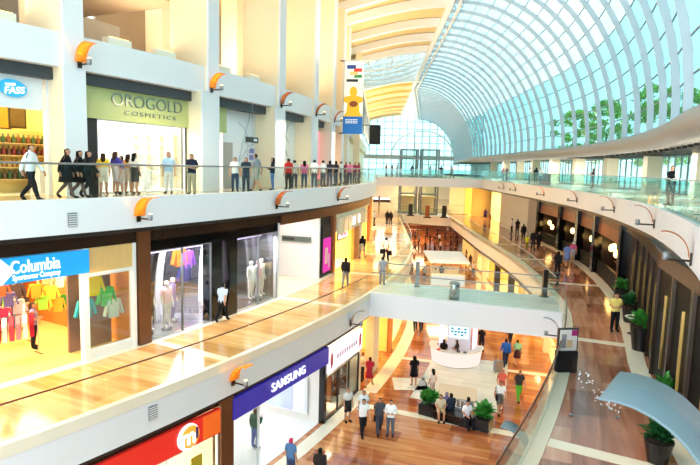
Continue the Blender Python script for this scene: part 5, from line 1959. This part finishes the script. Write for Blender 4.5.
for u, z, c, nm in ((-39.69, 6.9, '#f08a2a', 'orange'), (-39.4, 6.4, '#8ed04a', 'pale lime'), (-39.03, 6.75, '#f4e04a', 'lemon yellow'), (-38.72, 6.2, '#eeb040', 'amber'), (-38.6, 7.15, '#e8f0f4', 'white'), (-38.3, 6.3, '#4aa04a', 'mid green'), (-39.2, 7.35, '#f0a070', 'peach')):
    hang('jacket', W(66.8, u, z + .2), tang(u) - .4, c, nm + ' jacket in the middle of the sportswear shop, near the display window', 'side display jackets of the sportswear shop', .75)
for u, z, c, nm in ((-41.95, 7.5, '#e86a3a', 'orange red'), (-41.69, 7.1, '#7a6a9a', 'dusk purple'), (-41.35, 6.8, '#f0d8c0', 'cream'), (-41.9, 6.6, '#d83a5a', 'raspberry')):
    hang('jacket', W(68.3, u, z + .2), tang(u) - .4, c, nm + ' jacket hanging above the racks at the left of the sportswear shop', 'jackets above the sportswear racks', .7)
# display window with bright jackets
for u, z, c, nm in ((-39.25, 1.95, '#f2e21e', 'bright yellow'), (-38.72, 1.5, '#3fc45a', 'bright green'), (-39.65, 1.2, '#3aa8b8', 'teal'), (-38.4, 1.0, '#c8e0da', 'pale mint')):
    hang('jacket', W(69.8, u, Z2 + z + .75), tang(u), c, nm + ' jacket in the display window beside the brown pillar', 'jackets in the display window', .95)
structure('wall_back', MB().rbox(69.2, 69.3, -40, -38.1, Z2, 8.0), plain('display_print', '#8a6a5c', .6, .8, .9))

# mannequins
def mannequin(r_, u, hd, label, col='#f2eeea', clothes=None, pose='stand', z=Z2, s=1.05):
    loc = W(r_, u, z)
    o = bpy.data.objects.new('mannequin', POSES[pose]['body'])
    C.objects.link(o)
    o.location = (loc.x, loc.y, z + .1)
    o.rotation_euler = (0, 0, hd - PI / 2)
    o.scale = (s, s, s)
    setmat(o, plain('mannequin_white', '#f2eeea', .3, .02, 4))
    tag(o, label, 'mannequin', 'mannequins of the mirrored shop')
    b = MB().lathe([(.22 / s, -.1 / s), (.2 / s, -.03 / s)], (0, 0, 0), 16).local('base', M['steel'], o)
    for key, c in (clothes or {}).items():
        k = bpy.data.objects.new({'vest': 'top', 'shorts': 'briefs'}.get(key, 'shirt'), POSES[pose][key])
        C.objects.link(k)
        k.parent = o
        setmat(k, cloth(c))
    return o


out_dir = lambda u: tang(u) - PI / 2
mannequin(69.7, -36.55, out_dir(-36), 'white mannequin in black swimwear behind the left glass of the mirrored shop', clothes={'vest': '#1a181c', 'shorts': '#1a181c'}, s=1.15)
mannequin(69.8, -35.6, out_dir(-35.5), 'white mannequin in pale pink behind the left glass of the mirrored shop', clothes={'shirt_short': '#f2c8d4'}, s=1.15)
mannequin(69.2, -34.6, out_dir(-35) + .5, 'white mannequin in violet deeper behind the left glass of the mirrored shop', clothes={'shirt_long': '#8a78b8', 'trousers': '#9a8ac0'}, s=1.1)
mannequin(69.7, -29.1, out_dir(-29), 'white mannequin at the right end of the mirrored shop, leftmost of three', clothes={'shorts': '#f4f0f0'}, s=1.15)
mannequin(69.8, -28.55, out_dir(-28), 'white mannequin in pink at the right end of the mirrored shop, middle of three', clothes={'vest': '#eeb8c4'}, s=1.15)
mannequin(69.7, -28.05, out_dir(-28), 'white mannequin at the right end of the mirrored shop, rightmost of three', clothes={'vest': '#f2e6d8'}, s=1.15)
for u, z, c, nm in ((-35.2, 2.9, '#e8c02a', 'golden yellow'), (-34.4, 2.4, '#6a58a8', 'deep violet'), (-30.4, 2.5, '#d8702a', 'orange'), (-29.7, 2.3, '#9a5ac8', 'purple'), (-30.0, 1.6, '#3a3a70', 'navy')):
    hang('jacket', W(66.2, u, Z2 + z), tang(u), c, nm + ' garment at the back of the mirrored shop', 'garments in the mirrored shop', 1.3)

# food shop on the top storey: shelves of bottles
root = empty('bottle_shelf', W(65.6, -39.5, Z3 + .012), 'tall wall shelf filled with bottles in the yellow food shop', 'shelf')
for k in range(4):
    MB().rbox(65.2, 65.7, -41, -37.8, Z3 + .5 + k * .45, Z3 + .54 + k * .45).make('shelf_board', M['wood'], root)
MB().rbox(65.1, 65.2, -41, -37.8, Z3 + .012, Z3 + 2.4).make('back_panel', M['yellow'], root)
bott = MB().lathe([(.08, 0), (.085, .02), (.085, .2), (.03, .27), (.03, .34)], (0, 0, 0), 8).mesh('bottle', SKIN, None, True)
bc = ['#7a4a1e', '#c88a2a', '#8a2a1e', '#3a5a2a', '#e0b050', '#5a3218']
for k in range(4):
    for i in range(14):
        u = -40.9 + i * .225
        o = bpy.data.objects.new('bottle', bott)
        C.objects.link(o)
        o.location = W(65.45, u, Z3 + .54 + k * .45)
        setmat(o, plain('bottle_' + bc[(i * 3 + k) % 6][1:], bc[(i * 3 + k) % 6], .2, .1, 4))
        tag(o, 'small bottle standing on the ' + ['lowest', 'second', 'third', 'top'][k] + ' board of the food shop wall shelf', 'bottle', 'bottles on the ' + ['lowest', 'second', 'third', 'top'][k] + ' food shop shelf')
for u, c, lab in ((-38.2, '#c8903a', 'framed tan picture on the yellow wall of the food shop, left one'), (-37.95, '#5a4a2a', 'framed dark picture on the yellow wall of the food shop, right one')):
    s = sign_root('framed_picture', 64.3 if u > -38.1 else 62.6, u if u < -38.1 else -38.6, Z3 + 2.5, lab, 'picture')
    MB().box(-.35, .35, -.05, 0, 0, 1.0).local('picture_frame', M['dark'], s)
    MB().box(-.28, .28, -.06, -.05, .08, .92).local('picture_sheet', plain('pic_' + c[1:], c, .5, .4, 3), s)
root = empty('shop_counter', W(66.2, -38.9, Z3 + .012), 'pale blue white counter block at the entrance of the food shop', 'counter')
MB().rbox(65.9, 66.6, -39.2, -38.3, Z3 + .012, Z3 + 1.1).make('body', M['white'], root)
# cosmetics shop: white display tables, posters
for k, (u, lab) in enumerate(((-36.0, 'white display table in the cosmetics shop, left one'), (-34, 'white display table in the cosmetics shop, middle one'), (-32.1, 'white display table in the cosmetics shop, right one'))):
    root = empty('display_table', W(65, u, Z3 + .012), lab, 'table')
    MB().rbox(64.6, 65.4, u - .7, u + .7, Z3 + .85, Z3 + .92).make('table_top', M['white'], root)
    for sx in (-.6, .6):
        MB().rbox(64.7, 65.3, u + sx - .03, u + sx + .03, Z3 + .012, Z3 + .85).make('leg', M['steel'], root)
root = empty('display_shelf', W(64.6, -29.95, Z3 + .012), 'pale display shelving on the right side wall of the cosmetics shop', 'shelf')
for k in range(5):
    MB().rbox(63.0, 66.6, -30.2, -29.9, Z3 + .6 + k * .5, Z3 + .64 + k * .5).make('shelf_board', M['wood'], root)
for k in range(5):
    MB().rbox(63.0 + k * .88, 63.06 + k * .88, -30.2, -29.88, Z3 + .012, Z3 + 2.9).make('upright', M['cream'], root)
# far coloured lit screens of the top storey
for u, c, lab in ((-12.6, '#7fb8f0', 'tall blue lit screen on the top storey between far columns'), (-11.4, '#f08a90', 'tall pink lit screen on the top storey between far columns'), (-7.2, '#e05a60', 'tall red lit screen on the top storey left of the banner')):
    s = sign_root('light_panel', RC - .08, u, Z3 + .3, lab, 'screen')
    MB().box(-.5, .5, -.08, 0, 0, 3.6).local('panel', glow('glowpanel_' + c[1:], c, 1.0), s)
    MB().box(-.55, .55, -.06, 0, -.06, 0).box(-.55, .55, -.06, 0, 3.6, 3.66).local('frame', M['grey'], s)
# phone shop interior
root = empty('wall_display', W(72, -29.72, Z1 + 1.2), 'large wall display with a blue grey picture in the white phone shop', 'display')
MB().rbox(71.0, 73.3, -29.73, -29.68, Z1 + .35, Z1 + 2.15).make('display_frame', M['whitesteel'], root)
MB().rbox(71.1, 72.5, -29.76, -29.73, Z1 + .45, Z1 + 2.05).make('picture', plain('phone_picture', '#a9b4d4', .4, .5, .9, emit=.2), root)
MB().rbox(72.62, 73.2, -29.76, -29.73, Z1 + .45, Z1 + 2.05).make('picture', plain('phone_picture_pale', '#cfd6e6', .4, .2, .9, emit=.2), root)
for u, lab in ((-35.6, 'white product table at the left of the white phone shop'), (-33.2, 'white product table at the back of the white phone shop')):
    root = empty('display_table', W(69.2, u, Z1 + .012), lab, 'table')
    MB().rbox(68.8, 69.6, u - .8, u + .8, Z1 + .85, Z1 + .92).make('table_top', M['white'], root)
    MB().rbox(68.9, 69.5, u - .7, u + .7, Z1 + .012, Z1 + .85).make('base', M['warmwall'], root)
# yellow posters behind the red shop's glass
for u, z, w, h, lab in ((-38.4, 1.75, .5, .5, 'yellow square poster behind the glass of the red shop'), (-41.4, 1.6, 1.6, .5, 'yellow blotched poster behind the glass of the red shop')):
    s = sign_root('poster', RA - .12, u, Z1 + z, lab, 'poster')
    MB().box(-w / 2, w / 2, -.02, 0, 0, h).local('sheet', plain('poster_yellow', '#f2cc2a', .5, .15, 4), s)
    MB().box(-w / 2 - .02, w / 2 + .02, -.015, 0, -.02, 0).local('edge_strip', M['steel'], s)
# shelves of goods behind the pale pink sign
for u, lab in ((-28.4, 'goods shelf behind the glass under the pale pink sign, left one'), (-26.6, 'goods shelf behind the glass under the pale pink sign, middle one'), (-25.4, 'goods shelf behind the glass under the pale pink sign, right one')):
    root = empty('goods_shelf', W(73.2, u, Z1 + .012), lab, 'shelf')
    for k in range(4):
        MB().rbox(72.9, 73.4, u - .5, u + .5, Z1 + .35 + k * .55, Z1 + .39 + k * .55).make('shelf_board', M['brown'], root)
    MB().rbox(72.85, 72.9, u - .5, u + .5, Z1 + .012, Z1 + 2.3).make('back_panel', M['copper'], root)
    for sx in (-.5, .46):
        MB().rbox(72.9, 73.4, u + sx, u + sx + .04, Z1 + .012, Z1 + 2.3).make('side_panel', M['brown'], root)
    for k in range(4):
        for i in range(4):
            uu = u - .36 + i * .24
            b = MB().rbox(73.0, 73.25, uu - .08, uu + .08, Z1 + .39 + k * .55, Z1 + .39 + k * .55 + .12 + .2 * ((i * 7 + k * 3) % 3) / 2).make('goods_box', plain('goods_%d' % ((i + k) % 5), ['#c85a4a', '#e8d8a0', '#5a7a9a', '#e8e4e0', '#8a5a3a'][(i + k) % 5], .5, .1, 4))
            tag(b, 'small packed box on ' + lab.replace('goods shelf', 'the goods shelf') if False else 'small box of goods on the ' + lab.split(', ')[1].replace(' one', '') + ' shelf under the pale pink sign', 'box', 'boxes on the ' + lab.split(', ')[1].replace(' one', '') + ' goods shelf')
# red counter goods on the yellow ground floor shop
root = empty('shop_counter', W(72.2, -22.9, Z1 + .012), 'dark counter inside the yellow ground floor shop under the bridge corner', 'counter')
MB().rbox(71.9, 72.6, -24.0, -22.0, Z1 + .012, Z1 + 1.0).make('body', M['brown'], root)
MB().rbox(71.85, 72.65, -24.05, -21.95, Z1 + 1.0, Z1 + 1.06).make('counter_top', M['dark'], root)
# pendant lamps in the dark restaurant on the right
for u, r_, z, lab in ((-14.9, 88.85, 7.5, 'pendant lamp in the nearest dark restaurant bay, right one'), (-14.0, 88.9, 7.8, 'pendant lamp in the nearest dark restaurant bay, middle one'), (-13.0, 89.0, 7.6, 'pendant lamp in the nearest dark restaurant bay, left one'), (-8.4, 88.9, 7.6, 'pendant lamp in the second dark restaurant bay'), (-3.5, 88.9, 7.6, 'pendant lamp in the third dark restaurant bay'), (2.0, 88.9, 7.3, 'pendant lamp in the farthest dark restaurant bay, right one'), (3.2, 89.0, 7.6, 'pendant lamp in the farthest dark restaurant bay, left one')):
    z -= .75
    root = empty('pendant_lamp', W(r_ - 1.0, u, z), lab, 'lamp', 'restaurant pendant lamps')
    MB().ball((0, 0, 0), .18, .18, .25, 8).local('globe', M['lampwarm'], root, True)
    MB().tube([(0, 0, .2), (0, 0, 8.6 - z)], .012, 5).local('cord', M['dark'], root)
for u, lab in ((-14.4, 'dark restaurant table with white napkins in the nearest bay'), (-9.2, 'dark restaurant table with white napkins in the second bay')):
    root = empty('restaurant_table', W(88.6, u, Z2 + .012), lab, 'table')
    MB().rbox(88.1, 89.1, u - 1.1, u + 1.1, Z2 + 1.0, Z2 + 1.05).make('table_top', M['brown'], root)
    MB().rbox(88.5, 88.7, u - .1, u + .1, Z2 + .012, Z2 + 1.0).make('leg', M['dark'], root)
    for k in (-.6, 0, .6):
        o = MB().rbox(88.3, 88.6, u + k - .13, u + k + .13, Z2 + 1.05, Z2 + 1.15).make('napkin', M['white'])
        tag(o, 'folded white napkin on the ' + lab.replace('dark ', '').replace(' with white napkins', ''), 'napkin', 'napkins ' + lab[-16:])

# trees outside the glass
def tree(r_, u, h, w, label, seed):
    loc = W(r_, u, Z1 - .3)
    root = empty('tree', loc, label, 'tree', 'trees outside the glass vault')
    rnd = random.Random(seed)
    m = MB()
    m.tube([(0, 0, 0), (.1, 0, h * .4), (0, .1, h * .8)], [.35, .28, .12], 8)
    m.local('trunk', M['trunk'], root)
    m = MB()
    for k in range(26):
        a, e = rnd.uniform(0, 2 * PI), rnd.uniform(-.5, 1.4)
        rr = w * rnd.uniform(.3, 1)
        c = Vector((cos(a) * cos(e) * rr, sin(a) * cos(e) * rr, h * .72 + sin(e) * h * .26))
        leaves(m, c, 60, w * .4, w * .3, w * .16, 0, seed * 50 + k)
    m.local('crown', M['tree'], root)
    return root


for k, (r_, u, h, w) in enumerate(((106, 6, 23, 5), (109, 13, 22, 5.5), (105, 21, 23, 5), (109, 29, 22, 5.5), (106, 37, 23, 5), (110, 46, 23, 5.5), (107, 55, 23, 5.5), (111, 65, 24, 6))):
    tree(r_, u, h, w, 'green tree outside the glass vault, ' + ['nearest, at the right edge', 'second from the right edge', 'third from the right edge', 'fourth from the right edge', 'fifth from the right edge', 'sixth from the right edge', 'seventh from the right edge', 'farthest'][k], k + 2)

# ================================================================== LIGHT, SKY, CAMERA
w = bpy.data.worlds.new('sky')
S.world = w
w.use_nodes = True
N, L = w.node_tree.nodes, w.node_tree.links
N.clear()
o = N.new('ShaderNodeOutputWorld')
bg = N.new('ShaderNodeBackground')
tc = N.new('ShaderNodeTexCoord')
no = N.new('ShaderNodeTexNoise')
no.inputs['Scale'].default_value = 2.2
no.inputs['Detail'].default_value = 5
rp = N.new('ShaderNodeValToRGB')
rp.color_ramp.elements[0].position = .42
rp.color_ramp.elements[0].color = lin('#d2ecf4')
rp.color_ramp.elements[1].position = .62
rp.color_ramp.elements[1].color = lin('#f4fbfc')
L.new(tc.outputs['Generated'], no.inputs['Vector'])
L.new(no.outputs['Fac'], rp.inputs[0])
L.new(rp.outputs[0], bg.inputs[0])
bg.inputs[1].default_value = 2.3
L.new(bg.outputs[0], o.inputs[0])

# lamps of the mall: downlights under the slabs, timber roof uplights, added fills
for u in (-40, -32, -24, -16, -8, 0, 10):
    light_spot(W(72.2, u, 9.3), 350, '#ffc98a', .7, rad(120))
for u in (-40, -31, -22, -13, -4, 6):
    light_area(W(64.5, u, 17.0), 2.0, 130 if u < -25 else 330, '#ffeac4', (PI, 0, 0))
for u in (46, 60, 76, 92):
    light_area(W(69.5, u, 17.5), 3.0, 1500, '#ffe6b8', (PI, 0, 0))
for u in (-34, -22, -10, 4):
    light_area(W(69.4, u, 14.4), 1.0, 90, '#ffe9c8', (0, 0, 0))
for u in (-20, -10, 2, 20, 40):
    light_area(W(78, u, 3.5) if u > 0 else W(86, u, 3.5), 3.0, 300, '#ffd9a0', (0, 0, 0))
for u in (10, 22, 34, 48):
    light_area(W(77, u, 9.2) if u > 28 else W(72.5, u, 9.2), 3.0, 170, '#ffd9a0', (0, 0, 0))
for u in (-38, -26, -14, -2):
    light_spot(W(86.4, u, 9.2), 110, '#ffcf9a', .7, rad(120))

for u in (-26, -16, -6, 4, 14, 26, 40):
    light_area(W(90.2, u, 13.05), 1.5, 260, '#fff6e8', (0, 0, 0))
light_area(W(69.2, -24.6, 9.3), 2.0, 80, '#fff4e4', (0, 0, 0))  # unseen fill added to whiten the set-back wall
for u in (45, 58, 68):
    light_area(W(78, u, 3.5), 4.0, 260, '#ffd9a0', (0, 0, 0))
    light_area(W(78, u, 9.3), 4.0, 500, '#ffe2b4', (0, 0, 0))
for u in (-14, -4, 6, 16):
    light_area(W(71.5, u, 18.5), 2.5, 300, '#fff0d4', (PI, 0, 0))
light_area(W(69.9, -28.6, 8.2), 1.0, 90, '#ffffff')  # unseen fill added to brighten the right mannequins
light_area(W(69.9, -35.8, 8.2), 1.0, 90, '#ffffff')  # same added fill for the left mannequins
f_, pitch, roll = 569.0, .1157, -.0266
fwd = Vector((0, cos(pitch), -sin(pitch)))
r0, d0 = Vector((1, 0, 0)), Vector((0, -sin(pitch), -cos(pitch)))
rt = r0 * cos(roll) + d0 * sin(roll)
dn = d0 * cos(roll) - r0 * sin(roll)
cam = bpy.data.cameras.new('camera')
cam.sensor_width = 36
cam.lens = f_ / 700 * 36
cam.clip_start = .1
cam.clip_end = 600
co = bpy.data.objects.new('camera', cam)
C.objects.link(co)
mat_ = Matrix((rt, -dn, -fwd)).transposed().to_4x4()
mat_.translation = Vector((0, 0, 11.8))
co.matrix_world = mat_
S.camera = co

for o in bpy.data.objects:
    if '_o' in o:
        del o['_o']
S.view_settings.view_transform = 'Standard'
S.view_settings.look = 'None'
S.view_settings.gamma = 1
S.view_settings.use_curve_mapping = False
S.view_settings.exposure = 0.75
S.cycles.max_bounces = 8
S.cycles.diffuse_bounces = 3
S.cycles.glossy_bounces = 3
S.cycles.transparent_max_bounces = 24
S.cycles.caustics_reflective = False
S.cycles.caustics_refractive = False
S.cycles.sample_clamp_indirect = 6
